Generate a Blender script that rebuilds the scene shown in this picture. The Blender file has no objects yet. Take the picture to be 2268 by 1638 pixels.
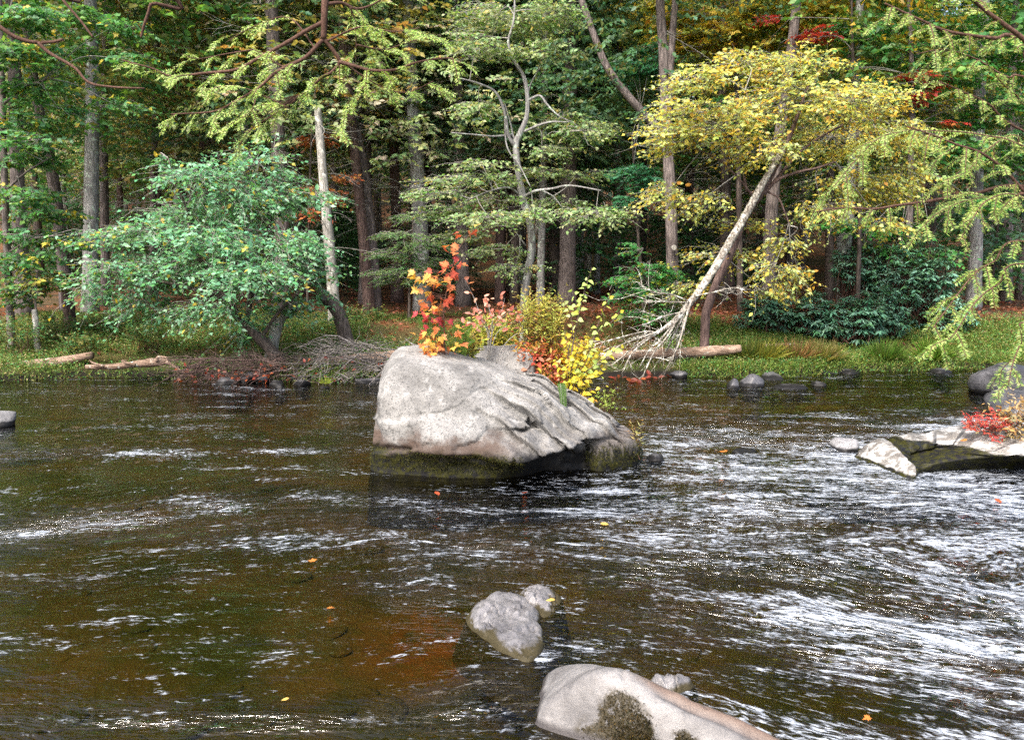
import bpy, math, random
import numpy as np
from mathutils import Vector

rng = np.random.default_rng(11)
random.seed(7)
S = bpy.context.scene
C = S.collection
R = math.radians

# ------------------------------------------------------------------ camera, world, sun, exposure
F = 1780.0                       # focal length in units of a 2268 x 1638 picture
PITCH = R(7.5)
EYE = 2.0
cam_d = bpy.data.cameras.new('camera')
cam_d.sensor_width = 36.0
cam_d.lens = 36.0 * F / 2268.0
cam_d.clip_start = 0.05
cam_d.clip_end = 2000.0
cam = bpy.data.objects.new('camera', cam_d)
C.objects.link(cam)
cam.location = (0, 0, EYE)
cam.rotation_euler = (R(90) - PITCH, 0, 0)
S.camera = cam

SUN_EL, SUN_AZ = 52.0, 212.0      # azimuth measured clockwise from +Y (the view direction)
w = bpy.data.worlds.new('World')
S.world = w
w.use_nodes = True
nt = w.node_tree
for n in list(nt.nodes):
    nt.nodes.remove(n)
sky = nt.nodes.new('ShaderNodeTexSky')
sky.sky_type = 'NISHITA'
sky.sun_disc = False
sky.sun_elevation = R(SUN_EL)
sky.sun_rotation = R(SUN_AZ)
sky.air_density = 1.0
sky.dust_density = 6.0
sky.ozone_density = 1.0
bg = nt.nodes.new('ShaderNodeBackground')
bg.inputs['Strength'].default_value = 0.15
wo = nt.nodes.new('ShaderNodeOutputWorld')
nt.links.new(sky.outputs[0], bg.inputs[0])
nt.links.new(bg.outputs[0], wo.inputs[0])
sun_d = bpy.data.lights.new('sun', 'SUN')
sun_d.energy = 1.5
sun_d.angle = R(14)
sun_d.color = (1.0, 0.95, 0.87)
sun = bpy.data.objects.new('sun', sun_d)
C.objects.link(sun)
_d = Vector((math.sin(R(SUN_AZ)) * math.cos(R(SUN_EL)), math.cos(R(SUN_AZ)) * math.cos(R(SUN_EL)), math.sin(R(SUN_EL))))
sun.rotation_euler = _d.to_track_quat('Z', 'Y').to_euler()
sun.location = (0, -5, 40)

vs = S.view_settings
vs.view_transform = 'Standard'
vs.look = 'None'
vs.gamma = 1.0
vs.use_curve_mapping = False
vs.exposure = 1.7
S.render.engine = 'CYCLES'
S.cycles.max_bounces = 8
S.cycles.transparent_max_bounces = 12
S.cycles.transmission_bounces = 4
S.cycles.diffuse_bounces = 3
S.cycles.glossy_bounces = 3
S.cycles.caustics_reflective = False
S.cycles.caustics_refractive = False
S.cycles.use_denoising = False

# ------------------------------------------------------------------ small maths
def ray(u, v):
    a, b = (u - 1134.0) / F, (819.0 - v) / F
    c, s = math.cos(PITCH), math.sin(PITCH)
    return np.array([a, c + b * s, -s + b * c])

def P(u, v, Y):
    """the place that stands Y metres in front of the camera's bank, seen at (u, v)"""
    d = ray(u, v)
    return np.array([0, 0, EYE]) + d * (Y / d[1])

def Wz(u, v, z=0.0):
    d = ray(u, v)
    return np.array([0, 0, EYE]) + d * ((z - EYE) / d[2])

def sstep(a, b, x):
    t = np.clip((np.asarray(x, float) - a) / (b - a), 0, 1)
    return t * t * (3 - 2 * t)

def _hash(ix, iy, iz):
    h = (ix.astype(np.int64) * 374761393 + iy.astype(np.int64) * 668265263 + iz.astype(np.int64) * 2147483647) & 0xFFFFFFFF
    h = ((h ^ (h >> 13)) * 1274126177) & 0xFFFFFFFF
    h = (h ^ (h >> 16)) & 0xFFFF
    return h / 32767.5 - 1.0

def vnoise(p):
    p = np.asarray(p, float)
    i = np.floor(p).astype(np.int64)
    f = p - i
    f = f * f * f * (f * (f * 6 - 15) + 10)
    out = 0
    for dx in (0, 1):
        wx = f[:, 0] if dx else 1 - f[:, 0]
        for dy in (0, 1):
            wy = f[:, 1] if dy else 1 - f[:, 1]
            for dz in (0, 1):
                wz = f[:, 2] if dz else 1 - f[:, 2]
                out = out + wx * wy * wz * _hash(i[:, 0] + dx, i[:, 1] + dy, i[:, 2] + dz)
    return out

def fbm(p, octv=4, gain=0.5, lac=2.03):
    p = np.asarray(p, float)
    a, out, tot = 1.0, 0, 0
    for k in range(octv):
        out = out + a * vnoise(p + 17.3 * k)
        tot += a
        a *= gain
        p = p * lac
    return out / tot

def unit(v):
    v = np.asarray(v, float)
    return v / np.maximum(np.linalg.norm(v, axis=-1, keepdims=True), 1e-9)

# ------------------------------------------------------------------ terrain height
def bank_y(x):
    """the far waterline"""
    x = np.asarray(x, float)
    return 13.75 + 0.13 * np.clip(x, -8, 12) * sstep(-6, 4, x) + 0.25 * np.sin(x * 0.9 + 1) + 0.12 * np.sin(x * 2.3)

def near_y(x):
    """the near waterline; it swings forward past the right edge of the view"""
    x = np.asarray(x, float)
    return 0.7 + 0.1 * np.sin(x * 1.3) + 5.0 * sstep(3.2, 6.0, x)

def ground(x, y):
    x, y = np.asarray(x, float), np.asarray(y, float)
    x, y = np.broadcast_arrays(x, y)
    q = np.stack([x.ravel(), y.ravel(), 0 * x.ravel()], 1)
    n1 = fbm(q * 0.35, 3).reshape(x.shape)
    n2 = fbm(q * 1.7 + 5, 3).reshape(x.shape)
    fy = y - bank_y(x)
    far = -0.55 + 0.68 * sstep(-0.25, 0.35, fy) + 0.72 * sstep(0.2, 4.6, fy) + 0.10 * sstep(6, 14, fy)
    hill = 0.16 * np.clip(fy - 26, 0, 200) + 0.0016 * np.clip(fy - 26, 0, 60) ** 2
    far = far + hill + n1 * 0.18 * sstep(1, 8, fy) + n2 * 0.05 * sstep(0.2, 1.5, fy)
    ny = near_y(x) - y
    nearb = -0.55 + 0.85 * sstep(-0.5, 0.6, ny) + 0.25 * sstep(0.5, 4, ny) + n2 * 0.04
    bed = n2 * 0.09 + n1 * 0.1
    z = np.where(fy > -0.25, far, np.where(ny > -0.5, nearb, -0.55))
    z = z + bed * sstep(0.0, -0.8, fy) * sstep(-0.0, -1.0, ny)
    return z

def gz(x, y):
    return float(ground(np.array([x]), np.array([y]))[0])

# ------------------------------------------------------------------ materials
def new_mat(name):
    m = bpy.data.materials.new(name)
    m.use_nodes = True
    t = m.node_tree
    for n in list(t.nodes):
        t.nodes.remove(n)
    return m, t, t.nodes, t.links

class NB:
    def __init__(s, name):
        s.m, s.t, s.n, s.l = new_mat(name)
        s.out = s.n.new('ShaderNodeOutputMaterial')
        s.pos = None
    def put(s, sock, v):
        if isinstance(v, bpy.types.NodeSocket):
            s.l.new(v, sock)
        elif v is not None:
            if hasattr(sock.default_value, '__len__') and not hasattr(v, '__len__'):
                v = (v, v, v, 1)[:len(sock.default_value)]
            if hasattr(v, '__len__') and len(v) == 3 and len(sock.default_value) == 4:
                v = (*v, 1)
            sock.default_value = v
    def position(s):
        if s.pos is None:
            s.pos = s.n.new('ShaderNodeNewGeometry').outputs['Position']
        return s.pos
    def mapping(s, scale, vec=None, rot=(0, 0, 0)):
        n = s.n.new('ShaderNodeMapping')
        s.put(n.inputs['Vector'], vec if vec is not None else s.position())
        n.inputs['Scale'].default_value = scale
        n.inputs['Rotation'].default_value = rot
        return n.outputs[0]
    def noise(s, scale, detail=4, rough=0.55, vec=None, dist=0.0, out='Fac'):
        n = s.n.new('ShaderNodeTexNoise')
        s.put(n.inputs['Vector'], vec if vec is not None else s.position())
        n.inputs['Scale'].default_value = scale
        n.inputs['Detail'].default_value = detail
        n.inputs['Roughness'].default_value = rough
        n.inputs['Distortion'].default_value = dist
        return n.outputs[out]
    def voro(s, scale, feature='F1', vec=None, out='Distance'):
        n = s.n.new('ShaderNodeTexVoronoi')
        n.feature = feature
        s.put(n.inputs['Vector'], vec if vec is not None else s.position())
        n.inputs['Scale'].default_value = scale
        return n.outputs[out]
    def ramp(s, fac, stops):
        n = s.n.new('ShaderNodeValToRGB')
        el = n.color_ramp.elements
        while len(el) < len(stops):
            el.new(0.5)
        for e, (p, c) in zip(el, stops):
            e.position = p
            e.color = (c, c, c, 1) if not hasattr(c, '__len__') else (*c[:3], 1)
        s.put(n.inputs[0], fac)
        return n.outputs[0]
    def mix(s, fac, a, b, mode='MIX'):
        n = s.n.new('ShaderNodeMix')
        n.data_type = 'RGBA'
        n.blend_type = mode
        s.put(n.inputs[0], fac); s.put(n.inputs[6], a); s.put(n.inputs[7], b)
        return n.outputs[2]
    def math(s, op, a, b=None, c=None, clamp=False):
        n = s.n.new('ShaderNodeMath')
        n.operation = op
        n.use_clamp = clamp
        s.put(n.inputs[0], a)
        if b is not None: s.put(n.inputs[1], b)
        if c is not None: s.put(n.inputs[2], c)
        return n.outputs[0]
    def rng(s, v, a, b, c=0.0, d=1.0):
        n = s.n.new('ShaderNodeMapRange')
        n.interpolation_type = 'SMOOTHSTEP'
        s.put(n.inputs[0], v)
        for i, x in zip((1, 2, 3, 4), (a, b, c, d)):
            s.put(n.inputs[i], x)
        return n.outputs[0]
    def sep(s, v=None):
        n = s.n.new('ShaderNodeSeparateXYZ')
        s.put(n.inputs[0], v if v is not None else s.position())
        return n.outputs
    def attr(s, name, out='Color'):
        n = s.n.new('ShaderNodeAttribute')
        n.attribute_name = name
        return n.outputs[out]
    def bump(s, h, strength=0.5, dist=0.02, normal=None):
        n = s.n.new('ShaderNodeBump')
        s.put(n.inputs['Height'], h)
        s.put(n.inputs['Strength'], strength)
        n.inputs['Distance'].default_value = dist
        if normal is not None: s.l.new(normal, n.inputs['Normal'])
        return n.outputs[0]
    def bsdf(s, col, rough=0.7, spec=0.3, normal=None):
        n = s.n.new('ShaderNodeBsdfPrincipled')
        s.put(n.inputs['Base Color'], col)
        s.put(n.inputs['Roughness'], rough)
        s.put(n.inputs['Specular IOR Level'], spec)
        if normal is not None: s.l.new(normal, n.inputs['Normal'])
        return n.outputs[0]
    def done(s, sh):
        s.l.new(sh, s.out.inputs['Surface'])
        return s.m

def leaf_material(name, trans=0.35, rough=0.45, spec=0.35):
    b = NB(name)
    col = b.attr('tint')
    p = b.bsdf(col, rough, spec)
    tr = b.n.new('ShaderNodeBsdfTranslucent')
    tc = b.mix(1.0, col, (1.25, 1.15, 0.6), 'MULTIPLY')
    b.put(tr.inputs[0], tc)
    mx = b.n.new('ShaderNodeMixShader')
    mx.inputs[0].default_value = trans
    b.l.new(p, mx.inputs[1]); b.l.new(tr.outputs[0], mx.inputs[2])
    return b.done(mx.outputs[0])

def bark_material(name, dark, light, patch=None, vs_=(9, 9, 1.6), lichen=0.0, bump=0.6):
    b = NB(name)
    mp = b.mapping(vs_)
    n1 = b.noise(3.0, 6, 0.65, mp)
    n2 = b.noise(1.6, 3, 0.5)
    col = b.mix(b.rng(n1, 0.35, 0.66), dark, light)
    col = b.mix(b.rng(n2, 0.35, 0.7, 0.0, 0.5), col, tuple(0.55 * c for c in dark))
    if lichen > 0:
        n3 = b.noise(9.0, 4, 0.6)
        col = b.mix(b.rng(n3, 0.62 - lichen * 0.2, 0.72 - lichen * 0.2), col, patch or (0.45, 0.47, 0.42))
    nor = b.bump(n1, bump, 0.03)
    return b.done(b.bsdf(col, 0.9, 0.15, nor))

def rock_material(name, base, light, sided=False, stain=None, wet=0.1, moss=0.0, lichen=0.3, scale=1.0, lichen_col=None, speck=1.0, rough=0.8, wet_or_dark_col=(0.012, 0.012, 0.013), stain_top=0.0, dark_shift=None):
    b = NB(name)
    px_, _, z = b.sep()
    n1 = b.noise(3.0 * scale, 6, 0.6)
    n2 = b.noise(18.0 * scale, 5, 0.7)
    n3 = b.noise(60.0 * scale, 4, 0.75)
    col = b.mix(b.rng(n1, 0.32, 0.68), base, light)
    col = b.mix(b.rng(n2, 0.52, 0.66, 0, 0.6), col, tuple(0.42 * c for c in base))
    col = b.mix(b.rng(n3, 0.53, 0.62, 0, 0.75 * speck), col, tuple(0.25 * c for c in base))
    if lichen > 0:
        v = b.noise(6.5 * scale, 6, 0.72)
        lm = b.rng(v, 0.66 - 0.22 * lichen, 0.82 - 0.22 * lichen, 0, 0.8)
        col = b.mix(lm, col, lichen_col or tuple(min(0.6, 1.5 * c) for c in light))
    if stain is not None:
        nz = b.math('ADD', z, b.math('MULTIPLY', b.math('SUBTRACT', n1, 0.5), 0.5))
        nz = b.math('ADD', nz, b.math('MULTIPLY', b.math('SUBTRACT', n2, 0.5), 0.18))
        sm = b.rng(nz, stain_top, stain_top + 0.16, 0.85, 0.0)
        if sided:
            sm = b.math('MULTIPLY', sm, b.math('ADD', b.rng(px_, -.25, .2, 1.0, .12), b.rng(px_, .72, .85, 0, .35)))
        col = b.mix(sm, col, stain)
        nz2 = b.math('ADD', z, b.math('MULTIPLY', b.math('SUBTRACT', n1, 0.5), 0.32))
    else:
        nz2 = b.math('ADD', z, b.math('MULTIPLY', b.math('SUBTRACT', n1, 0.5), 0.12))
    if sided:
        nz2 = b.math('ADD', nz2, b.rng(px_, .70, .86, 0, .05))
        nz2 = b.math('ADD', nz2, b.math('MULTIPLY', b.math('MULTIPLY', b.math('SUBTRACT', b.noise(3.0, 3, .6, b.mapping((9, 9, .6))), .5), .5), b.rng(px_, .6, .8)))
    if dark_shift:
        nz2 = b.math('SUBTRACT', nz2, b.rng(px_, dark_shift[0], dark_shift[1], 0, dark_shift[2]))  # raises the dark mossy band across the given x span
    wm = b.rng(nz2, wet * 0.65, wet * 1.25, 1.0, 0.0)  # dark foot band; on the boulder also the painted undercut shade
    wc = wet_or_dark_col
    if moss > 0:
        mm = b.rng(n2, 0.42, 0.6, 0, moss)
        if sided:
            mm = b.math('MULTIPLY', mm, b.math('ADD', b.rng(px_, -.2, .15, 1, .05), b.rng(px_, .68, .8, 0, 1)))  # moss left out under the lip, its undercut shade painted near black
        wc = b.mix(mm, wet_or_dark_col, (0.032, 0.032, 0.006))
    col = b.mix(wm, col, wc)
    rg = b.math('MULTIPLY_ADD', wm, 0.42 - rough, rough, True)
    nor = b.bump(n1, 0.35, 0.08)
    nor = b.bump(n2, 0.5, 0.012, nor)
    nor = b.bump(n3, 0.35, 0.004, nor)
    return b.done(b.bsdf(col, rg, b.math('MULTIPLY_ADD', wm, -0.24, 0.35), nor))

M = {}
M['leaf'] = leaf_material('leaf', 0.42)
M['needle'] = leaf_material('needle', 0.3, 0.4, 0.4)
M['gloss_leaf'] = leaf_material('glossy leaf', 0.12, 0.32, 0.5)
M['grass'] = leaf_material('grass blade', 0.4, 0.55, 0.2)
M['grey_bark'] = bark_material('grey bark', (0.13, 0.125, 0.12), (0.34, 0.335, 0.33), lichen=0.35, patch=(0.36, 0.42, 0.36))
M['brown_bark'] = bark_material('brown bark', (0.075, 0.062, 0.06), (0.25, 0.21, 0.2))
M['dark_bark'] = bark_material('dark bark', (0.045, 0.037, 0.033), (0.15, 0.12, 0.105))
M['pale_bark'] = bark_material('pale bark', (0.2, 0.19, 0.17), (0.5, 0.48, 0.44), lichen=0.3, patch=(0.6, 0.6, 0.55))
M['birch_bark'] = bark_material('white speckled bark', (0.09, 0.075, 0.06), (0.52, 0.49, 0.43), vs_=(9, 9, 6), lichen=0.5, patch=(0.75, 0.75, 0.68))
M['red_bark'] = bark_material('reddish bark', (0.06, 0.04, 0.036), (0.18, 0.125, 0.112))
M['twig'] = bark_material('grey twig', (0.16, 0.15, 0.14), (0.42, 0.41, 0.38), vs_=(20, 20, 20), bump=0.2)
M['brown_twig'] = bark_material('brown twig', (0.055, 0.03, 0.022), (0.15, 0.085, 0.065), vs_=(30, 30, 30), bump=0.2)
M['brush_twig'] = bark_material('brush twig', (0.07, 0.06, 0.055), (0.30, 0.28, 0.27), vs_=(9, 9, 9), bump=0.2)
M['log_wood'] = bark_material('weathered log', (0.10, 0.065, 0.045), (0.36, 0.26, 0.2), vs_=(2.2, 14, 14), lichen=0.2)
M['boulder'] = rock_material('boulder granite', (0.12, 0.118, 0.114), (0.25, 0.247, 0.24), sided=True, stain=(0.062, 0.036, 0.024), wet=0.24, moss=0.85, lichen=0.42, stain_top=0.29)
M['grey_rock'] = rock_material('grey granite', (0.12, 0.12, 0.125), (0.24, 0.24, 0.25), wet=0.05, lichen=0.25)
M['wet_rock'] = rock_material('wet river rock', (0.035, 0.036, 0.042), (0.10, 0.10, 0.11), wet=0.06, lichen=0.1, rough=0.4)
M['smooth_rock'] = rock_material('smooth wet ledge', (0.085, 0.083, 0.088), (0.2, 0.195, 0.2), wet=0.03, speck=0.25, wet_or_dark_col=(0.045, 0.038, 0.02), lichen=0.05, rough=0.2, scale=1.6)
M['ledge_rock'] = rock_material('white lichen ledge', (0.10, 0.09, 0.08), (0.21, 0.2, 0.185), wet=0.03, dark_shift=(3.78, 3.95, .2), moss=0.8, lichen=0.95, lichen_col=(0.5, 0.5, 0.49), stain_top=0.05)

def front_rock():
    b = NB('rock with mossy hollow')
    n1 = b.noise(3.0, 6, 0.6); n2 = b.noise(34, 5, 0.7); n3 = b.noise(140, 3, 0.7)
    col = b.mix(b.rng(n1, 0.35, 0.65), (0.10, 0.096, 0.096), (0.24, 0.232, 0.228))
    col = b.mix(b.rng(n2, 0.56, 0.72, 0, 0.5), col, (0.1, 0.09, 0.08))
    a = b.attr('tint')
    s = b.n.new('ShaderNodeSeparateColor'); b.l.new(a, s.inputs[0])
    mm = b.math('MULTIPLY', s.outputs[0], b.rng(n2, 0.3, 0.5))
    col = b.mix(s.outputs[1], col, (0.13, 0.088, 0.066))
    col = b.mix(b.rng(mm, 0.25, 0.5), col, b.mix(n3, (0.008, 0.008, 0.004), (0.055, 0.04, 0.014)))
    z = b.sep()[2]
    wm = b.rng(z, 0.015, 0.05, 1, 0)
    col = b.mix(wm, col, (0.05, 0.045, 0.045))
    nor = b.bump(n1, 0.3, 0.06); nor = b.bump(n2, 0.55, 0.012, nor); nor = b.bump(n3, 0.4, 0.004, nor)
    return b.done(b.bsdf(col, 0.5, 0.4, nor))
M['front_rock'] = front_rock()

def ground_mat():
    b = NB('forest floor and river bed')
    px, py, pz = b.sep()
    n1 = b.noise(0.7, 5, 0.6); n2 = b.noise(6.0, 5, 0.65); n3 = b.noise(26.0, 4, 0.7)
    soil = b.mix(n2, (0.035, 0.026, 0.017), (0.10, 0.06, 0.035))
    litter = b.mix(n3, (0.07, 0.025, 0.015), (0.23, 0.09, 0.05))
    green = b.mix(n3, (0.025, 0.04, 0.012), (0.09, 0.12, 0.03))
    far = b.mix(b.rng(n1, 0.42, 0.58), soil, litter)
    far = b.mix(b.rng(py, 13, 19, 0.85, 0.15), far, green)
    v = b.voro(5.0, 'F1')
    n4 = b.noise(1.1, 4, 0.6)
    bed = b.mix(b.rng(n4, 0.36, 0.62), (0.04, 0.048, 0.014), (0.105, 0.068, 0.026))
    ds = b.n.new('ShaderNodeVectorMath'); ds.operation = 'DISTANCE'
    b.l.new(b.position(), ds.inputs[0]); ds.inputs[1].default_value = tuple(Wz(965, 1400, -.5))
    bed = b.mix(b.math('MULTIPLY', b.rng(ds.outputs['Value'], .1, .75, 1, 0), b.rng(n2, .3, .6)), bed, (0.26, 0.075, 0.022))  # orange reflection of the maple sapling painted into the bed colour
    bed = b.mix(b.rng(n2, 0.45, 0.7, 0, 0.7), bed, (0.055, 0.065, 0.018))
    bed = b.mix(b.rng(v, 0.1, 0.6, 0.4, 0.0), bed, (0.09, 0.075, 0.04))
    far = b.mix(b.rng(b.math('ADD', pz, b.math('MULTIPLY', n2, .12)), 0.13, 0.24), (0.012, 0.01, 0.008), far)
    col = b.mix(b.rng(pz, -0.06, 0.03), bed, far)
    hgt = b.math('ADD', n2, b.math('MULTIPLY', n3, 0.6))
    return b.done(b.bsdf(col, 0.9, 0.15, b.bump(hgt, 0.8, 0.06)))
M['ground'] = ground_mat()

def water_mat():
    b = NB('river water')
    a = b.attr('flow')                              # r: ripple strength, g: foam and painted sky sheen
    s = b.n.new('ShaderNodeSeparateColor'); b.l.new(a, s.inputs[0])
    rip, foam = s.outputs[0], s.outputs[1]
    fp = b.attr('flowpos', 'Vector')                # along and across the current
    w1 = b.noise(1.7, 3, 0.5, b.mapping((1.8, 6.0, 1.0), fp), 0.6)
    w2 = b.noise(2.4, 2, 0.5, b.mapping((6.0, 19.0, 1.0), fp), 0.4)
    hgt = b.math('ADD', w1, b.math('MULTIPLY', w2, 0.28))
    nor = b.bump(hgt, b.math('MULTIPLY_ADD', rip, 0.8, 0.04, True), 0.15)
    # foam strands and painted sky glints, drawn out along the current
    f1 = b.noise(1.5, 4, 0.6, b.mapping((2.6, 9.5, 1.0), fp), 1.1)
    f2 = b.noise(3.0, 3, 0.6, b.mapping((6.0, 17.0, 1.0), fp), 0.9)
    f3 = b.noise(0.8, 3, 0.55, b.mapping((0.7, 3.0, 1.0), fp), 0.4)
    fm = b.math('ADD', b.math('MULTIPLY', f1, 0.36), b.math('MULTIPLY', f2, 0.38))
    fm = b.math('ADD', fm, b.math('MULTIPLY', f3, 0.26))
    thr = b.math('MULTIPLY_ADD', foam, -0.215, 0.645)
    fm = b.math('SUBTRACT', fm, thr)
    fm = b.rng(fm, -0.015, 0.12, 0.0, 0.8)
    gl = b.n.new('ShaderNodeBsdfGlossy')
    gl.inputs['Roughness'].default_value = 0.04
    b.l.new(nor, gl.inputs['Normal'])
    tr = b.n.new('ShaderNodeBsdfTransparent')
    tr.inputs[0].default_value = (0.62, 0.57, 0.34, 1)
    fr = b.n.new('ShaderNodeFresnel')
    fr.inputs['IOR'].default_value = 1.45
    b.l.new(nor, fr.inputs['Normal'])
    mx = b.n.new('ShaderNodeMixShader')
    b.l.new(fr.outputs[0], mx.inputs[0]); b.l.new(tr.outputs[0], mx.inputs[1]); b.l.new(gl.outputs[0], mx.inputs[2])
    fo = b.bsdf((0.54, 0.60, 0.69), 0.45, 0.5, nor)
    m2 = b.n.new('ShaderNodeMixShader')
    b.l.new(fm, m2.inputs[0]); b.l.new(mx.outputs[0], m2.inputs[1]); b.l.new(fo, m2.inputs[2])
    return b.done(m2.outputs[0])
M['water'] = water_mat()

# ------------------------------------------------------------------ mesh helpers
class Buf:
    def __init__(s):
        s.v, s.q, s.t, s.c, s.n = [], [], [], [], 0
    def add(s, v, quads=None, tris=None, col=None):
        v = np.asarray(v, float).reshape(-1, 3)
        if quads is not None and len(quads): s.q.append(np.asarray(quads, np.int64) + s.n)
        if tris is not None and len(tris): s.t.append(np.asarray(tris, np.int64) + s.n)
        s.v.append(v)
        if col is None: col = (0.5, 0.5, 0.5)
        col = np.asarray(col, float)
        s.c.append(np.broadcast_to(col, (len(v), 3)) if col.ndim == 1 else col)
        s.n += len(v)
    def mesh(s, name, mat, smooth=False, attr='tint', origin=None):
        me = bpy.data.meshes.new(name)
        if s.n == 0: return me
        v = np.concatenate(s.v)
        if origin is not None: v = v - np.asarray(origin)
        q = np.concatenate(s.q) if s.q else np.zeros((0, 4), np.int64)
        t = np.concatenate(s.t) if s.t else np.zeros((0, 3), np.int64)
        loops = np.concatenate([q.ravel(), t.ravel()]).astype(np.int32)
        starts = np.concatenate([np.arange(len(q)) * 4, len(q) * 4 + np.arange(len(t)) * 3]).astype(np.int32)
        me.vertices.add(len(v)); me.loops.add(len(loops)); me.polygons.add(len(starts))
        me.vertices.foreach_set('co', v.astype(np.float32).ravel())
        me.loops.foreach_set('vertex_index', loops)
        me.polygons.foreach_set('loop_start', starts)
        if smooth:
            me.polygons.foreach_set('use_smooth', np.ones(len(starts), bool))
        c = np.concatenate(s.c)
        a = me.attributes.new(attr, 'FLOAT_COLOR', 'POINT')
        a.data.foreach_set('color', np.concatenate([c, np.ones((len(c), 1))], 1).astype(np.float32).ravel())
        me.update(calc_edges=True)
        me.materials.append(mat)
        return me

def link(name, me, parent=None, loc=None):
    o = bpy.data.objects.new(name, me)
    C.objects.link(o)
    if parent is not None: o.parent = parent
    if loc is not None: o.location = loc
    return o

def tag(o, label=None, cat=None, group=None, kind=None):
    for k, v in (('label', label), ('category', cat), ('group', group), ('kind', kind)):
        if v: o[k] = v
    return o

def thing(name, loc, label, cat, group=None):
    o = bpy.data.objects.new(name, None)
    o.empty_display_size = 0.2
    C.objects.link(o)
    o.location = loc
    return tag(o, label, cat, group)

def smooth_path(pts, k=6):
    pts = np.asarray(pts, float)
    if len(pts) < 3:
        t = np.linspace(0, 1, k + 1)[:, None]
        return pts[0] * (1 - t) + pts[-1] * t
    ext = np.vstack([2 * pts[0] - pts[1], pts, 2 * pts[-1] - pts[-2]])
    out = []
    for i in range(1, len(ext) - 2):
        p0, p1, p2, p3 = ext[i - 1:i + 3]
        for t in np.arange(k) / k:
            out.append(0.5 * ((2 * p1) + (-p0 + p2) * t + (2 * p0 - 5 * p1 + 4 * p2 - p3) * t * t + (-p0 + 3 * p1 - 3 * p2 + p3) * t ** 3))
    out.append(pts[-1])
    return np.array(out)

def tube(buf, pts, radii, sides=8, col=None, rough=0.0):
    pts = np.asarray(pts, float)
    n = len(pts)
    radii = np.interp(np.linspace(0, 1, n), np.linspace(0, 1, len(radii)), radii)
    tan = unit(np.gradient(pts, axis=0))
    up = np.array([0.31, 0.95, 0.07]) if abs(tan[0] @ np.array([0.31, 0.95, 0.07])) < 0.9 else np.array([1.0, 0, 0])
    a = unit(np.cross(tan, up)); b = np.cross(tan, a)
    ang = np.arange(sides) * 2 * math.pi / sides
    rr = radii[:, None] * np.ones((1, sides))
    if rough > 0:
        rr = rr * (1 + rough * rng.standard_normal((n, sides)).clip(-1.5, 1.5) * 0.5)
    v = pts[:, None, :] + rr[:, :, None] * (np.cos(ang)[None, :, None] * a[:, None, :] + np.sin(ang)[None, :, None] * b[:, None, :])
    i = np.arange(n - 1)[:, None] * sides
    j = np.arange(sides)[None, :]
    j2 = (j + 1) % sides
    quads = np.stack([i + j, i + j2, i + sides + j2, i + sides + j], -1).reshape(-1, 4)
    v = v.reshape(-1, 3)
    caps = []
    if sides >= 5:
        v = np.vstack([v, pts[0], pts[-1]])
        c0, c1 = n * sides, n * sides + 1
        caps = [(c0, (k + 1) % sides, k) for k in range(sides)] + [(c1, (n - 1) * sides + k, (n - 1) * sides + (k + 1) % sides) for k in range(sides)]
    buf.add(v, quads, caps, col)

def tubes3(buf, starts, ends, r0, r1, sag=0.0, col=None, segs=3):
    """many thin three-sided twigs at once"""
    starts, ends = np.asarray(starts, float), np.asarray(ends, float)
    n = len(starts)
    if n == 0: return
    t = np.linspace(0, 1, segs + 1)
    d = ends - starts
    pts = starts[:, None] + d[:, None] * t[None, :, None]
    bend = rng.standard_normal((n, 1, 3)) * 0.09 * np.linalg.norm(d, axis=1)[:, None, None]
    pts = pts + bend * (np.sin(t * math.pi))[None, :, None]
    pts[:, :, 2] -= sag * np.linalg.norm(d, axis=1)[:, None] * (t ** 2)[None]
    tn = unit(d)
    a = unit(np.cross(tn, np.array([0.2, 0.3, 0.93]))); b = np.cross(tn, a)
    r0, r1 = np.broadcast_to(r0, (n,)), np.broadcast_to(r1, (n,))
    rad = r0[:, None] * (1 - t) + r1[:, None] * t
    ang = np.arange(3) * 2 * math.pi / 3
    ring = np.cos(ang)[None, None, :, None] * a[:, None, None] + np.sin(ang)[None, None, :, None] * b[:, None, None]
    v = pts[:, :, None] + rad[:, :, None, None] * ring
    base = (np.arange(n) * (segs + 1) * 3)[:, None, None]
    k = (np.arange(segs) * 3)[None, :, None]
    j = np.arange(3)[None, None, :]
    j2 = (j + 1) % 3
    q = np.stack([base + k + j, base + k + j2, base + k + 3 + j2, base + k + 3 + j], -1).reshape(-1, 4)
    buf.add(v.reshape(-1, 3), q, None, col)

def leaves(buf, pos, axis, nrm, length, width, col, fold=0.12):
    """folded four-cornered leaves"""
    n = len(pos)
    if n == 0: return
    axis = unit(axis)
    side = unit(np.cross(nrm, axis))
    nn = np.cross(axis, side)
    length, width = np.broadcast_to(length, (n,))[:, None], np.broadcast_to(width, (n,))[:, None]
    v = np.empty((n, 4, 3))
    v[:, 0] = pos
    v[:, 1] = pos + axis * length * 0.42 + side * width * 0.5 + nn * width * fold
    v[:, 2] = pos + axis * length - nn * length * 0.08
    v[:, 3] = pos + axis * length * 0.42 - side * width * 0.5 + nn * width * fold
    b = (np.arange(n) * 4)[:, None]
    tris = np.concatenate([b + np.array([0, 2, 1]), b + np.array([0, 3, 2])])
    buf.add(v.reshape(-1, 3), None, tris, np.repeat(np.broadcast_to(col, (n, 3)), 4, 0))

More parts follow.
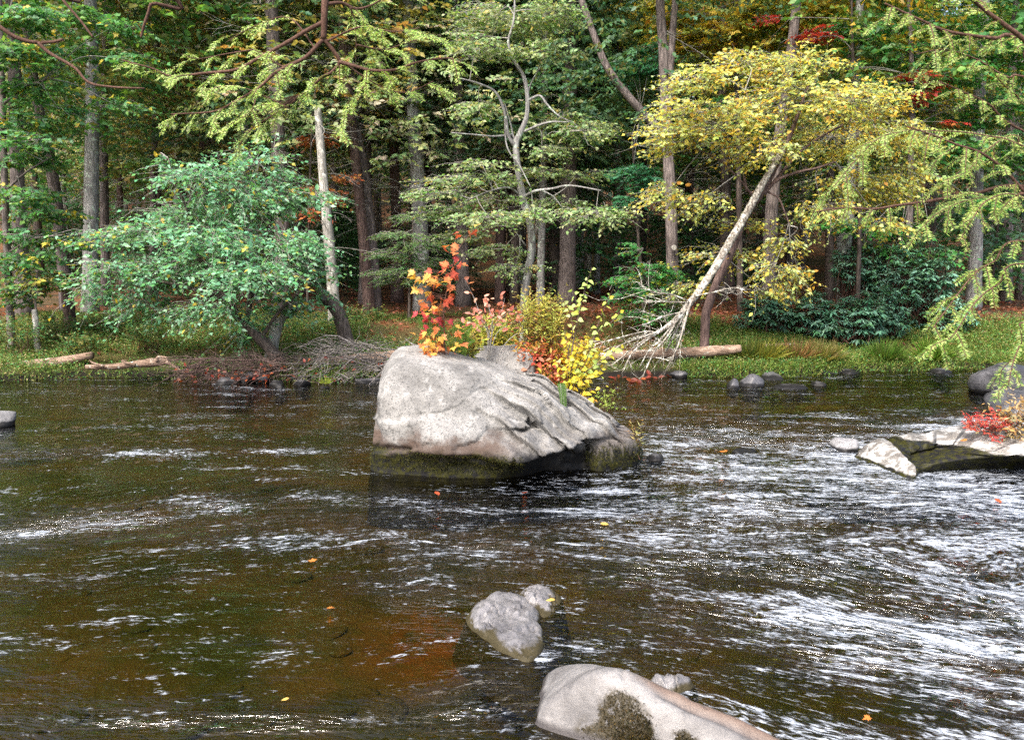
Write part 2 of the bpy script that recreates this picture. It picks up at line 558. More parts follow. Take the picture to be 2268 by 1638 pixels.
def palette(cols, n, jitter=0.18, weights=None):
    cols = np.asarray(cols, float)
    k = rng.choice(len(cols), n, p=None if weights is None else np.asarray(weights, float) / sum(weights))
    c = cols[k] * (1 + rng.standard_normal((n, 1)) * jitter)
    c = c * (1 + rng.standard_normal((n, 3)) * 0.06)
    return np.clip(c, 0.004, 0.85)

def sprays(lb, tb, cen, rad, n, per, twig, size, cols, weights=None, away=None, droop=0.15, aspect=0.62, flat=0.8, tw_r=0.004, shell=0.35, grow=None):
    """twigs spread through an ellipsoid, each with leaves to both sides; lb gets leaves, tb twigs"""
    cen, rad = np.asarray(cen, float), np.asarray(rad, float)
    d = unit(rng.standard_normal((n, 3)))
    r = (shell + (1 - shell) * rng.random((n, 1))) ** 0.6
    st = cen + d * r * rad * 0.92
    if away is not None:
        out = st - np.asarray(away, float)
    else:
        out = d * 1.0
    out = unit(out) + rng.standard_normal((n, 3)) * 0.45
    out[:, 2] = out[:, 2] * (1 - flat) - droop
    if grow is not None: out = out + np.asarray(grow)
    out = unit(out)
    L = twig * (0.6 + 0.8 * rng.random(n))
    if tb is not None:
        tubes3(tb, st, st + out * L[:, None], tw_r, tw_r * 0.4, 0.05, segs=2)
    up = unit(np.array([0, 0, 1.0]) + rng.standard_normal((n, 3)) * 0.28)
    side = unit(np.cross(up, out))
    t = (np.arange(per) + 0.5) / per
    sg = np.where(np.arange(per) % 2 == 0, 1.0, -1.0)
    tt = np.clip(t[None] + rng.standard_normal((n, per)) * 0.08, 0, 1.05)
    pos = st[:, None] + out[:, None] * (L[:, None] * tt)[..., None]
    pos[..., 2] -= 0.05 * L[:, None] * tt ** 2
    ax = out[:, None] * 0.55 + side[:, None] * sg[None, :, None] * 0.85 + rng.standard_normal((n, per, 3)) * 0.25
    ax[..., 2] -= 0.15
    nr = up[:, None] + rng.standard_normal((n, per, 3)) * 0.42 + np.array([0, -0.4, 0])   # leaves turn to the open river
    N = n * per
    # one tone per twig and a little per leaf
    c = np.repeat(palette(cols, n, 0.14, weights), per, 0)
    mixk = rng.random(N) < 0.35
    c[mixk] = palette(cols, int(mixk.sum()), 0.16, weights)
    c = np.clip(c * (1 + rng.standard_normal((N, 1)) * 0.12), 0.004, 0.85)
    sz = size * (0.5 + 1.0 * rng.random(N))
    leaves(lb, pos.reshape(-1, 3), ax.reshape(-1, 3), nr.reshape(-1, 3), sz, sz * aspect, c)
    return st

def box_clump(u, v, ru, rv, Y, depth=None):
    """an ellipsoid of real depth standing Y metres off"""
    c = P(u, v, Y)
    k = Y / F
    return c, np.array([ru * k, (depth if depth else max(0.5 * (ru + rv), 20) * k), rv * k])

GREEN = [(0.06, 0.19, 0.06), (0.08, 0.25, 0.07), (0.14, 0.28, 0.06)]
TEAL = [(0.12, 0.32, 0.16), (0.17, 0.41, 0.23), (0.12, 0.29, 0.10), (0.27, 0.48, 0.31)]
OLIVE = [(0.15, 0.18, 0.06), (0.22, 0.21, 0.06), (0.11, 0.18, 0.06)]
YELL = [(0.56, 0.48, 0.09), (0.50, 0.54, 0.15), (0.60, 0.40, 0.06), (0.42, 0.54, 0.22)]
DARK = [(0.065, 0.15, 0.07), (0.09, 0.19, 0.085), (0.075, 0.165, 0.105)]
GREY = [(0.22, 0.32, 0.14), (0.30, 0.39, 0.18), (0.17, 0.29, 0.12), (0.38, 0.43, 0.22)]
RHODO = [(0.07, 0.18, 0.115), (0.10, 0.24, 0.16), (0.07, 0.165, 0.08), (0.15, 0.29, 0.21)]
#@PART2
# ------------------------------------------------------------------ the setting: ground, water
def axis_steps(bounds):
    out = []
    for a, b, st in bounds:
        out.append(np.arange(a, b, st))
    return np.concatenate(out)

gx = axis_steps([(-260, -60, 20), (-60, -16, 2.5), (-16, 16, 0.16), (16, 60, 2.5), (60, 261, 20)])
gy = axis_steps([(-60, -6, 6), (-6, 0, 0.6), (0, 11.5, 0.2), (11.5, 20, 0.11), (20, 40, 0.5), (40, 120, 3), (120, 330, 20)])
GX, GY = np.meshgrid(gx, gy)
GZ = ground(GX, GY)
nx, ny_ = len(gx), len(gy)
i = np.arange(ny_ - 1)[:, None] * nx + np.arange(nx - 1)[None]
quads = np.stack([i, i + 1, i + nx + 1, i + nx], -1).reshape(-1, 4)
bf = Buf(); bf.add(np.stack([GX, GY, GZ], -1).reshape(-1, 3), quads)
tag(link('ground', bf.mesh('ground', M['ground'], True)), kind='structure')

# ripple strength and foam with painted sky sheen, laid out on the river: (u, v, half width, half height, ripple, foam)
FLOW = [(60, 1008, 160, 18, .5, .62), (330, 1000, 260, 24, .6, .66), (650, 998, 200, 16, .3, .6), (400, 945, 350, 25, .3, .46),
        (40, 1180, 110, 40, .6, .68), (230, 1152, 200, 46, .7, .72), (470, 1122, 210, 40, .6, .7), (690, 1098, 160, 26, .5, .68), (900, 1105, 160, 18, .4, .6), (640, 1190, 300, 40, .4, .55),
        (610, 1062, 110, 14, .4, .6), (800, 1150, 160, 40, .4, .45), (950, 1290, 200, 30, .5, .6), (1050, 1230, 180, 40, .45, .5),
        (1150, 1180, 200, 50, .4, .35), (1350, 1085, 110, 14, .5, 1.0), (1330, 1060, 80, 8, .3, .8), (1500, 1160, 300, 30, .6, .55),
        (1600, 1240, 300, 40, .7, .6), (1850, 1130, 350, 45, .8, .62), (2000, 1260, 330, 70, 1.0, .72), (2150, 1400, 260, 90, 1.0, .72),
        (1750, 1370, 220, 45, .8, .7), (1900, 1460, 220, 40, .8, .7), (2180, 1560, 160, 40, .7, .65), (1480, 1330, 160, 50, .5, .4),
        (2030, 945, 200, 18, .9, .85), (1900, 985, 160, 16, .9, .85), (2150, 930, 140, 20, .9, .8), (1700, 960, 240, 30, .7, .5),
        (1550, 940, 160, 40, .4, .3), (1450, 1030, 120, 20, .4, .4),
        (1050, 1560, 150, 50, .9, .8), (1120, 1500, 90, 30, .7, .6), (700, 1600, 350, 40, .7, .6), (250, 1590, 300, 40, .7, .6), (1820, 1610, 120, 30, .6, .75),
        (1200, 1455, 60, 25, .5, .8), (1320, 1420, 160, 40, .5, .45), (120, 1290, 200, 30, .1, .3), (430, 1280, 110, 14, .2, .6), (480, 1420, 240, 14, .2, .45),
        (350, 1360, 300, 50, -.15, 0), (1400, 1280, 100, 20, .4, .4), (1960, 1560, 200, 40, -.4, -.3), (1650, 1300, 160, 14, -.3, -.35), (1640, 1455, 150, 22, -.3, -.4)]
ys = np.geomspace(0.5, 17.0, 400)
sx = np.concatenate([[-12, -5, -2.2, -1.5], np.linspace(-1, 1, 380), [1.5, 2.2, 5, 12]])
WX = sx[None] * (0.74 * ys[:, None] + 1.2)
WY = np.repeat(ys[:, None], len(sx), 1)
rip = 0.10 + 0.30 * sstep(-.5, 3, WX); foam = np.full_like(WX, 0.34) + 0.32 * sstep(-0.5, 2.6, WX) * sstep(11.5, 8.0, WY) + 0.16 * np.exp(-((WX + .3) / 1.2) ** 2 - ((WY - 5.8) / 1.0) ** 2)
for (u, v, su, sv, r_, f_) in FLOW:
    c = Wz(u, v); k = c[1] / F
    g = np.exp(-((WX - c[0]) / (su * k)) ** 2 - ((WY - c[1]) / (sv * c[1] ** 2 / (EYE * F))) ** 2)
    rip += r_ * g; foam = np.maximum(foam, f_ * g) if f_ >= 0 else foam + f_ * g
q = np.stack([WX, WY, 0 * WX], -1).reshape(-1, 3)
T_F = WY + .10 * WX + .45 * np.log1p(np.exp((WX - .9) / .35)) * .2 * sstep(6.2, 3.6, WY) - .40 * np.minimum(WX + 1.0, 0) * (.15 + .85 * np.exp(-((WY - 6.2) / 1.3) ** 2))
T_F = T_F + (.22 * fbm(q * .55 + 3, 3) + .07 * fbm(q * 1.7 + 8, 2)).reshape(WX.shape)
for (rx, ry, rs) in [(.1, 8.0, 1.5), (-.02, 5.0, .5), (.62, 3.3, .55), (2.5, 8.4, .35)]:       # the current parts round the rocks
    T_F = T_F - .5 * (WY - ry) * np.exp(-(((WX - rx) / rs) ** 2 + ((WY - ry) / (rs * .8)) ** 2))
S_F = WX + .15 * fbm(q * .8 + 20, 2).reshape(WX.shape)
q = np.stack([S_F.ravel(), T_F.ravel(), 0 * WX.ravel()], 1)
wv = 0.5 * fbm(q * [1.1, 3.4, 1], 4) + 0.35 * fbm(q * [3.1, 9.0, 1] + 9, 3)
wv = wv.reshape(WX.shape)
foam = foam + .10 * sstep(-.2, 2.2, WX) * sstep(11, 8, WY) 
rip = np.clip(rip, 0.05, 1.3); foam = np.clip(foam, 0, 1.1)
WZ = wv * (0.008 + 0.05 * rip) * sstep(0.2, 2.0, WY)
i = np.arange(len(ys) - 1)[:, None] * len(sx) + np.arange(len(sx) - 1)[None]
quads = np.stack([i, i + 1, i + len(sx) + 1, i + len(sx)], -1).reshape(-1, 4)
bf = Buf()
bf.add(np.stack([WX, WY, WZ], -1).reshape(-1, 3), quads, None, np.stack([rip.ravel(), foam.ravel(), 0 * rip.ravel()], 1))
wm_ = bf.mesh('water', M['water'], True, 'flow')
wm_.attributes.new('flowpos', 'FLOAT_VECTOR', 'POINT').data.foreach_set('vector', q.astype(np.float32).ravel())
tag(link('water', wm_), kind='structure')

# ------------------------------------------------------------------ rocks
import bmesh
_ico = {}
def ico(sub):
    if sub not in _ico:
        bm = bmesh.new()
        bmesh.ops.create_icosphere(bm, subdivisions=sub, radius=1.0)
        v = np.array([x.co[:] for x in bm.verts]); f = np.array([[x.index for x in fc.verts] for fc in bm.faces])
        bm.free()
        _ico[sub] = (unit(v), f)
    return _ico[sub]

def planes_radius(d, normals, dists, k=26.0):
    n = unit(np.asarray(normals, float))
    dot = d @ n.T
    r = np.where(dot > 0.02, np.asarray(dists)[None] / np.maximum(dot, 0.02), 50.0)
    r = np.minimum(r, 50.0)
    m = r.min(1)
    return m - np.log(np.exp(-k * (r - m[:, None])).sum(1)) / k

def rock_mesh(name, rad, seed, mat, sub=4, rough=0.06, nplanes=16, k=14.0, rotz=0.0, paint=None):
    g = np.random.default_rng(seed)
    d, f = ico(sub)
    n = unit(g.standard_normal((nplanes, 3)))
    ds = 0.72 + 0.28 * g.random(nplanes)
    r = planes_radius(d, np.vstack([n, np.eye(3), -np.eye(3)]), np.concatenate([ds, np.ones(6)]), k)
    p = d * r[:, None]
    p = p * np.asarray(rad)
    sc = float(np.mean(rad))
    p = p + d * (fbm(p / sc * 2.2 + seed * 3.1, 5, 0.55) * rough * sc * 1.6)[:, None]
    if rotz:
        c, s = math.cos(rotz), math.sin(rotz)
        p = p @ np.array([[c, s, 0], [-s, c, 0], [0, 0, 1]])
    b = Buf(); b.add(p, None, f, paint(p) if paint else None)
    return b.mesh(name, mat, True)

def rock(u, v, Y, ru, rv, seed, mat, label, name='river_rock', cat='rock', sub=3, sink=0.35, depth=1.0, group=None, rough=0.07, rotz=0.0):
    """v is the rock's top; ru, rv half width and height above water in picture units at Y"""
    k = Y / F
    h = rv * k
    c = P(u, v, Y)
    rad = (ru * k, ru * k * depth, h * (0.5 + sink) + 0.02)
    o = link(name, rock_mesh(name, rad, seed, mat, sub, rough, rotz=rotz), None, (c[0], Y, c[2] - rad[2] * 0.97))
    return tag(o, label, cat, group)

# the great boulder: rounded planes, ledges on its right shoulder, a step on its left flank
BC = np.array([-0.10, 8.25, 0.30])
def pl(n, p):
    n = unit(np.array(n, float)); return n, float(n @ (np.array(p) - BC))
PL = [pl((-1, -.15, .10), (-1.36, 8.0, .4)), pl((-.75, -.15, .62), (-1.26, 8.1, .93)), pl((-.346, -.938, .10), (-1.24, 7.62, .2)),
      pl((.24, -.62, .75), (.12, 7.12, .2)), pl((-.12, -.8, .58), (-.95, 7.72, .86)), pl((.06, -.1, 1), (-.7, 8.1, 1.04)),
      pl((.34, -.05, .94), (.12, 8.2, .79)), pl((.62, 0, .78), (1.02, 8.1, .40)), pl((.95, -.2, .28), (1.30, 7.9, .02)),
      pl((.517, -.856, .06), (1.26, 7.83, 0)), pl((.12, -.76, -.64), (.14, 7.13, .17)), pl((-.1, 1, .2), (0, 9.0, .3)), pl((0, 0, -1), (0, 8, -.7)), pl((.5, .8, .4), (.9, 8.7, .3))]
d, f = ico(7)
r = planes_radius(d, [x[0] for x in PL], [x[1] for x in PL], 24.0)
p = d * r[:, None] + BC
nz = fbm(p * 1.3 + 4, 4); nf = fbm(p * 5.0, 5, 0.6)
p = p + d * (nz * 0.045 + nf * 0.018)[:, None]
# ledges running down the right shoulder
mask = sstep(-.35, .25, p[:, 0] - 0.25 * (p[:, 1] - 8)) * sstep(.10, .30, p[:, 2]) * sstep(9.0, 8.6, p[:, 1])
qv = (p[:, 0] * 0.73 + (p[:, 1] - 7.2) * 0.91 + p[:, 2] * 0.52) / 1.28 + 0.09 * fbm(p * 1.9 + 11, 3)
for per, amp, off in ((0.27, 0.13, 0.0), (0.115, 0.035, 0.3)):
    ix = np.floor(qv / per + off); s_ = (qv / per + off) % 1.0
    am = .45 + 1.1 * np.abs(np.sin(ix * 12.9898) * 43758.5453 % 1.0)
    saw = np.where(s_ < 0.09, s_ / 0.09, 1 - 1.0 * (s_ - 0.09) / 0.91)
    p = p + np.array([-0.45, -0.6, 0.6]) * ((saw - 0.5) * amp * am * mask)[:, None]
# broken plates: every cell of the surface leans its own way
gs = np.random.default_rng(77)
sd_ = np.stack([gs.uniform(-1.4, 1.4, 120), gs.uniform(7, 9.2, 120), gs.uniform(-.1, 1.1, 120)], 1)
tl_ = unit(gs.standard_normal((120, 3)))
wp = p + .07 * np.stack([fbm(p * 2.3 + k, 3) for k in (0, 30, 60)], 1)
best = np.full(len(p), 9e9); cell = np.zeros(len(p), int)
for k in range(120):
    dk = (((wp - sd_[k]) * [1, 1, 1.3]) ** 2).sum(1)
    m_ = dk < best; best[m_] = dk[m_]; cell[m_] = k
tilt = ((p - sd_[cell]) * tl_[cell]).sum(1).clip(-.25, .25)
wgt = np.clip(.9 * sstep(-.2, .3, p[:, 0] - .2 * (p[:, 1] - 8)) + .75 * sstep(.55, .35, p[:, 2]) * sstep(0, -.4, p[:, 0]) + .12, 0, 1)
wgt = wgt * sstep(.02, .32, p[:, 2])
p = p + d * (tilt * .34 * wgt)[:, None]
# concave scoop in the front face
cc = np.array([0.05, 7.35, .47])
g = np.exp(-(((p - cc) / [0.55, 0.6, 0.24]) ** 2).sum(1))
p = p + np.array([0.05, 0.75, -0.5]) * (0.085 * g)[:, None]
# the lower left flank stands out below a wandering joint
line = 0.53 + 0.06 * vnoise(np.stack([p[:, 0] * 2.7, 0 * p[:, 0], 0 * p[:, 0]], 1)) + 0.03 * vnoise(np.stack([p[:, 0] * 9, 0 * p[:, 0], 0 * p[:, 0] + 3], 1)) - 0.14 * sstep(-.7, -.1, p[:, 0])
lm = sstep(line + 0.012, line - 0.012, p[:, 2]) * sstep(-.35, -.62, p[:, 0]) * sstep(8.5, 7.9, p[:, 1])
p = p + np.array([-0.45, -0.8, 0.0]) * (0.055 * lm)[:, None]
# second joint, a wandering crack across the face
ln2 = 0.62 + 0.05 * vnoise(np.stack([p[:, 0] * 4, 0 * p[:, 0] + 7, 0 * p[:, 0]], 1)) + 0.22 * sstep(-.55, -.28, p[:, 0])
ck = np.exp(-((p[:, 2] - ln2) / 0.009) ** 2) * sstep(-1.0, -.85, p[:, 0]) * sstep(-.1, -.3, p[:, 0]) * sstep(8.2, 7.9, p[:, 1])
p = p + np.array([0, 0.02, 0]) * ck[:, None]
# pulled in at the waterline under the front lip
lip = np.interp(p[:, 0], [-1.3, -.5, .14, .45, .75, 1.3], [.25, .24, .17, .24, .32, .30]) + .02 * vnoise(np.stack([p[:, 0] * 6, 0 * p[:, 0], 0 * p[:, 0]], 1))
und = sstep(lip + .02, lip - .035, p[:, 2]) * sstep(8.4, 7.9, p[:, 1])
p = p + np.array([0.0, 1.0, 0.0]) * (und * np.interp(p[:, 0], [-1.3, -.3, .1, .3, .7, .85, 1.2], [.05, .10, .17, .34, .26, .05, .03]))[:, None]
b = Buf(); b.add(p - BC, None, f)
BOULDER = p
tag(link('boulder', b.mesh('boulder', M['boulder'], True), None, BC), 'huge pale grey boulder standing in mid river, dark and mossy at its wet foot', 'boulder')

def boulder_top(x, y):
    dd = (BOULDER[:, 0] - x) ** 2 + (BOULDER[:, 1] - y) ** 2
    m = dd < 0.02
    return float(BOULDER[m, 2].max()) if m.any() else 0.2

tag(link('boulder', rock_mesh('boulder', (.46, .36, .55), 5, M['boulder'], 5, 0.05), None, (-.20, 9.30, .50)), 'rounded grey stone peeping up behind the top of the huge boulder', 'boulder')
tag(link('boulder', rock_mesh('boulder', (.7, .5, .42), 8, M['boulder'], 5, 0.06), None, (.45, 9.45, .02)), 'low stone behind the huge boulder carrying the yellow and red shrubs', 'boulder')

def paint_front(p):
    n_ = 0.7 + 0.9 * fbm(p * 11, 3)
    a = 1.5 * np.exp(-(((p[:, 0] + 0.23) / 0.15) ** 2 + ((p[:, 1] + 0.0) / 0.10) ** 2))
    a = a + 1.0 * np.exp(-(((p[:, 0] + 0.0) / 0.15) ** 2 + ((p[:, 1] + 0.08 + .3 * p[:, 0]) / 0.035) ** 2))
    s_ = np.exp(-((p[:, 1] - 0.11 + .51 * p[:, 0]) / 0.045) ** 2) * sstep(-.16, 0.0, p[:, 0])
    return np.clip(np.stack([a * n_, s_ * 0.9, 0 * a], 1), 0, 1)
def shaped_rock(name, planes_, cen, mat, label, cat='rock', sub=5, k=22, amp=0.04, freq=2.2, paint=None, post=None):
    d, f = ico(sub)
    n, ds = [], []
    for (nn, pp) in planes_:
        nn = unit(np.array(nn, float)); n.append(nn); ds.append(float(nn @ (np.array(pp) - cen)))
    r = planes_radius(d, n, ds, k)
    p = d * r[:, None]
    p = p + d * (fbm(p * freq + 2, 5, 0.55) * amp)[:, None]
    if post is not None: p = post(p)
    b = Buf(); b.add(p, None, f, paint(p) if paint else None)
    o = tag(link(name, b.mesh(name, mat, True), None, cen), label, cat)
    o_pts[name + label] = (p, paint(p) if paint else None)
    return o
o_pts = {}

# nearest rock, lower right: crest on the left, long tail sinking to the right
def post_front(p):
    g1 = np.exp(-(((p[:, 0] + 0.0) / 0.17) ** 2 + ((p[:, 1] + 0.08 + .3 * p[:, 0]) / 0.035) ** 2))
    g2 = np.exp(-(((p[:, 0] + 0.23) / 0.15) ** 2 + ((p[:, 1] + 0.0) / 0.10) ** 2))
    g3 = np.exp(-((p[:, 1] - 0.07 + .51 * p[:, 0]) / 0.03) ** 2) * sstep(-.1, .1, p[:, 0])
    p = p.copy(); p[:, 2] -= 0.05 * g1 + .02 * g2 + .03 * g3
    p[:, 2] -= .016 * np.exp(-(fbm(p * [3, 6, 3] + 40, 4) / .035) ** 2)
    return p
cf = np.array([0.62, 3.1, 0.0])
L_ = Wz(1185, 1570, .03); T_ = P(1340, 1462, 3.42)
shaped_rock('rock', [((-1, .15, .3), L_), ((-.6, .2, .75), (T_ + L_) * .5 + [-.01, 0, .045]), ((.02, .5, .87), T_), ((.42, .35, .85), P(1470, 1505, 3.4)), ((.42, .5, .75), P(1640, 1578, 3.22)), ((.5, .6, .6), P(1720, 1632, 3.1)),
                     ((-.05, -.5, .86), P(1390, 1560, 3.12) + [0, 0, .01]), ((-.45, -.8, .4), Wz(1240, 1628, .0)), ((1, .2, .2), (1.35, 2.9, 0)), ((0, -1, .1), (0, 2.4, 0)), ((0, 1, .2), (0, 3.75, 0)), ((0, 0, -1), (0, 0, -.45))],
            cf, M['front_rock'], 'nearest grey rock with a dark mossy hollow at the bottom edge', 'rock', 6, 26, 0.03, 3.4, paint_front, post_front)
def moss(o, pts, n, h, cols, hang=0.0):
    k_ = rng.integers(0, len(pts), n)
    q_ = pts[k_] + rng.standard_normal((n, 3)) * .008
    ax = rng.standard_normal((n, 3)) * .5 + [0, -.5, .6 - 1.6 * hang]
    lb = Buf(); leaves(lb, q_, ax, rng.standard_normal((n, 3)) + [0, -.6, .5], h * (.5 + .9 * rng.random(n)), h * .22, palette(cols, n, .3))
    tag(link('moss', lb.mesh('moss', M['grass']), o), kind='stuff')
fr_ = [x for x in C.objects if x.get('label', '').startswith('nearest grey rock')][0]
fp_, ft_ = [v for k, v in o_pts.items() if 'nearest grey rock' in k][0]
moss(fr_, fp_[(ft_[:, 0] > .42) & (fp_[:, 2] > .02)], 5200, .016, [(.02, .018, .008), (.05, .036, .012), (.10, .07, .02), (.03, .03, .01)])
bo_ = [x for x in C.objects if x.get('label', '').startswith('huge pale grey')][0]
m_ = (BOULDER[:, 2] > .05) & (BOULDER[:, 2] < .25) & (BOULDER[:, 1] < 8.1) & ((BOULDER[:, 0] < .1) | (BOULDER[:, 0] > .72))
moss(bo_, BOULDER[m_] - BC, 7000, .022, [(.035, .04, .008), (.06, .06, .012), (.02, .022, .006), (.09, .085, .02)], .7)
# flat grey slab in front of the boulder, in two lobes
def slab(px, zt, seed, mat, label, crest=(0, 0), n=96, m=40, skirt=.25):
    """a low rock awash: its waterline outline, domed above and sloping on below the water"""
    o_ = np.array([Wz(u, v, 0.0) for u, v in px]); c = o_.mean(0)
    q_ = o_ - c; th = np.arctan2(q_[:, 1], q_[:, 0]); rr = np.hypot(q_[:, 0], q_[:, 1])
    k_ = np.argsort(th); th, rr = th[k_], rr[k_]
    a = np.arange(n) * 2 * math.pi / n - math.pi
    ra = np.interp(a, np.concatenate([th - 2 * math.pi, th, th + 2 * math.pi]), np.tile(rr, 3))
    ra = (ra + np.roll(ra, 1) + np.roll(ra, -1)) / 3
    t = np.linspace(0, 1.35, m)[1:]
    z = np.where(t < 1, zt * (1 - t ** 2.6), -skirt * (t - 1) / .35)
    X = c[0] + np.cos(a)[None] * ra[None] * t[:, None] + crest[0] * np.clip(1 - t, 0, 1)[:, None]
    Y = c[1] + np.sin(a)[None] * ra[None] * t[:, None] + crest[1] * np.clip(1 - t, 0, 1)[:, None]
    v = np.stack([X, Y, np.broadcast_to(z[:, None], X.shape)], -1).reshape(-1, 3)
    v = np.vstack([v, [c[0] + crest[0], c[1] + crest[1], zt]])
    v[:, 2] += .05 * fbm(v * 5 + seed, 4) * sstep(0, .06, v[:, 2]) + .03 * fbm(v * 2.2 + seed, 2)
    v[:, 2] -= .05 * (np.abs(fbm(v * [7, 4, 4] + seed * 3, 4)) < .05) * sstep(-.02, .03, v[:, 2]) * .3
    v[:, 2] += .05 * np.abs(fbm(v * [9, 5, 5] + seed * 3, 4)) * sstep(-.02, .05, v[:, 2])
    b = Buf(); i_ = np.arange(m - 2)[:, None] * n; j_ = np.arange(n)[None]; j2 = (j_ + 1) % n
    b.add(v - [c[0], c[1], 0], np.stack([i_ + j_, i_ + n + j_, i_ + n + j2, i_ + j2], -1).reshape(-1, 4), [(len(v) - 1, k, (k + 1) % n) for k in range(n)])
    return tag(link('rock', b.mesh('rock', M[mat], True), None, (c[0], c[1], 0)), label, 'rock')
slab([(1040, 1385), (1048, 1345), (1090, 1322), (1140, 1318), (1175, 1345), (1185, 1385), (1198, 1415), (1192, 1450), (1170, 1468), (1130, 1448), (1085, 1420), (1060, 1402)], .05, 3, 'smooth_rock', 'flat wet grey rock awash in front of the boulder, larger of the two lobes', (-.04, .05))
slab([(1142, 1318), (1160, 1303), (1200, 1300), (1235, 1315), (1232, 1345), (1210, 1372), (1182, 1372), (1165, 1345)], .045, 9, 'smooth_rock', 'small wet rock lobe with a yellow leaf on it beside the flat rock', (.02, .0))
slab([(1430, 1512), (1470, 1500), (1520, 1506), (1545, 1522), (1520, 1535), (1470, 1535)], .05, 12, 'smooth_rock', 'thin pale slab just breaking water behind the nearest rock')
# right bank ledge with white lichen
def post_ledge(p):
    p = p.copy()
    lip = .19 + .03 * vnoise(np.stack([p[:, 0] * 5, 0 * p[:, 0], 0 * p[:, 0]], 1)) - .16 * sstep(.1, -.25, p[:, 0])
    p[:, 1] += .38 * sstep(lip, lip - .05, p[:, 2]) * sstep(-.3, .05, p[:, 0]) * sstep(.6, .2, p[:, 1])
    p[:, 2] += .035 * np.floor(fbm(p * [2.5, 5, 2.5], 3) * 4) / 4
    return p

cl = np.array([3.95, 7.25, 0.05])
shaped_rock('ledge', [((-.7, -.1, .7), Wz(2000, 1056, .0)), ((-.28, -.2, .93), P(2060, 1010, 7.5)), ((-.18, -.12, .97), P(2230, 980, 7.6)), ((-.05, -.9, .25), P(2100, 1000, 7.15)),
                      ((.1, -.75, -.62), P(2140, 1010, 7.0)), ((.2, -.2, 1), P(2250, 962, 7.6)), ((1, 0, .1), (5.4, 7.3, 0)), ((0, 1, .2), (4, 8.3, 0)), ((0, 0, -1), (4, 7, -.5)), ((-.5, -.8, .3), Wz(1985, 1062, 0))],
            cl, M['ledge_rock'], 'ledge at the right edge capped with white lichen, red plant on top', 'rock', 6, 22, 0.045, 2.6, None, post_ledge)
rock(2225, 800, 12.6, 82, 62, 31, M['wet_rock'], 'dark boulder with white patches by the right bank under the hemlock tips', 'boulder', 'boulder', 4)
rock(2250, 868, 10.6, 55, 42, 32, M['wet_rock'], 'mossy brown rock at the right edge above the rapids', 'rock', 'rock', 4)
rock(-12, 905, 9.9, 42, 45, 33, M['grey_rock'], 'blue grey rock cut by the left edge of the picture', 'rock', 'rock', 4)
rock(1648, 990, 8.5, 46, 30, 34, M['grey_rock'], 'pale low rock alone in midstream with a leaf at its end', 'rock', 'rock', 4, 0.3, 0.7, rotz=.3)
rock(1452, 1002, 8.1, 26, 16, 35, M['wet_rock'], 'small dark stone in the water just right of the great boulder', 'rock', 'rock', 4)
rock(1868, 973, 8.6, 40, 22, 36, M['grey_rock'], 'foam washed pale stone in the rapids left of the white ledge', 'rock', 'rock', 4)
g3 = 'rocks clustered off the right bank'
for (u, v, Y, ru, rv, sd, lb) in [(1625, 838, 13.0, 18, 24, 41, 'leftmost small dark rock of the cluster off the right bank'),
                                  (1664, 828, 13.2, 30, 36, 42, 'biggest rock of the right bank cluster, white patch on top'),
                                  (1712, 824, 14.0, 32, 28, 43, 'brownish rock behind the biggest one in the right bank cluster'),
                                  (1750, 848, 13.0, 46, 18, 44, 'low long dark rock at the right of the cluster'),
                                  (1815, 843, 13.3, 20, 14, 45, 'small rounded light topped rock alone right of the cluster')]:
    rock(u, v, Y, ru, rv, sd, M['wet_rock'], lb, 'rock', 'rock', 4, group=g3)
g4 = 'stones along the foot of the far bank'
for j, (u, v, Y, ru, rv, lb) in enumerate([(505, 832, 13.5, 30, 20, 'broad dark stone under the red root mass'), (552, 822, 13.7, 22, 18, 'dark stone tucked against the bank right of the red roots'),
        (582, 826, 13.6, 18, 16, 'small dark stone under the leaning green tree'), (612, 838, 13.4, 20, 18, 'grey stone below the leaning tree base'),
        (620, 850, 13.0, 10, 9, 'tiny pale topped stone in front of the leaning tree base'), (668, 838, 13.4, 22, 18, 'rounded grey stone right of the leaning tree base'),
        (720, 855, 13.0, 12, 12, 'small stone with a grass tuft on it'), (810, 838, 13.6, 24, 14, 'dark stone below the brush pile'), (842, 836, 13.6, 20, 15, 'stone just left of the great boulder at the far bank'),
        (1505, 818, 14.3, 26, 15, 'dark stone under the dead birch branches'), (1818, 812, 14.9, 30, 20, 'rounded dark stone under the right grass bank'), (1880, 816, 14.9, 34, 14, 'low dark stone right of the rounded one under the grass'),
        (2080, 815, 14.9, 26, 14, 'stone at the foot of the right grass bank near the dark boulder'), (1750, 815, 14.8, 24, 13, 'stone below the pale grass tussock')]):
    rock(u, v, Y, ru, rv, 60 + j, M['wet_rock'], lb, 'bank_stone', 'stone', 3, group=g4)
# stones on the river bed
g = np.random.default_rng(3)
sb = Buf(); dd, ff = ico(3)
for k in range(80):
    y = 2.2 + 8 * g.random() ** 1.4; x = (g.random() * 2 - 1) * (0.66 * y + .3)
    s_ = 0.04 + 0.10 * g.random() ** 2
    v = dd * (1 + 0.25 * vnoise(dd * 1.5 + k)[:, None]) * [s_ * (1 + g.random()), s_ * (1 + .6 * g.random()), s_ * .4]
    a_ = g.random() * 6.28
    v = v @ np.array([[math.cos(a_), math.sin(a_), 0], [-math.sin(a_), math.cos(a_), 0], [0, 0, 1]])
    sb.add(v + [x, y, gz(x, y) + s_ * .02], None, ff, None)
tag(link('river_bed_stones', sb.mesh('river_bed_stones', M['ground'], True)), kind='stuff')
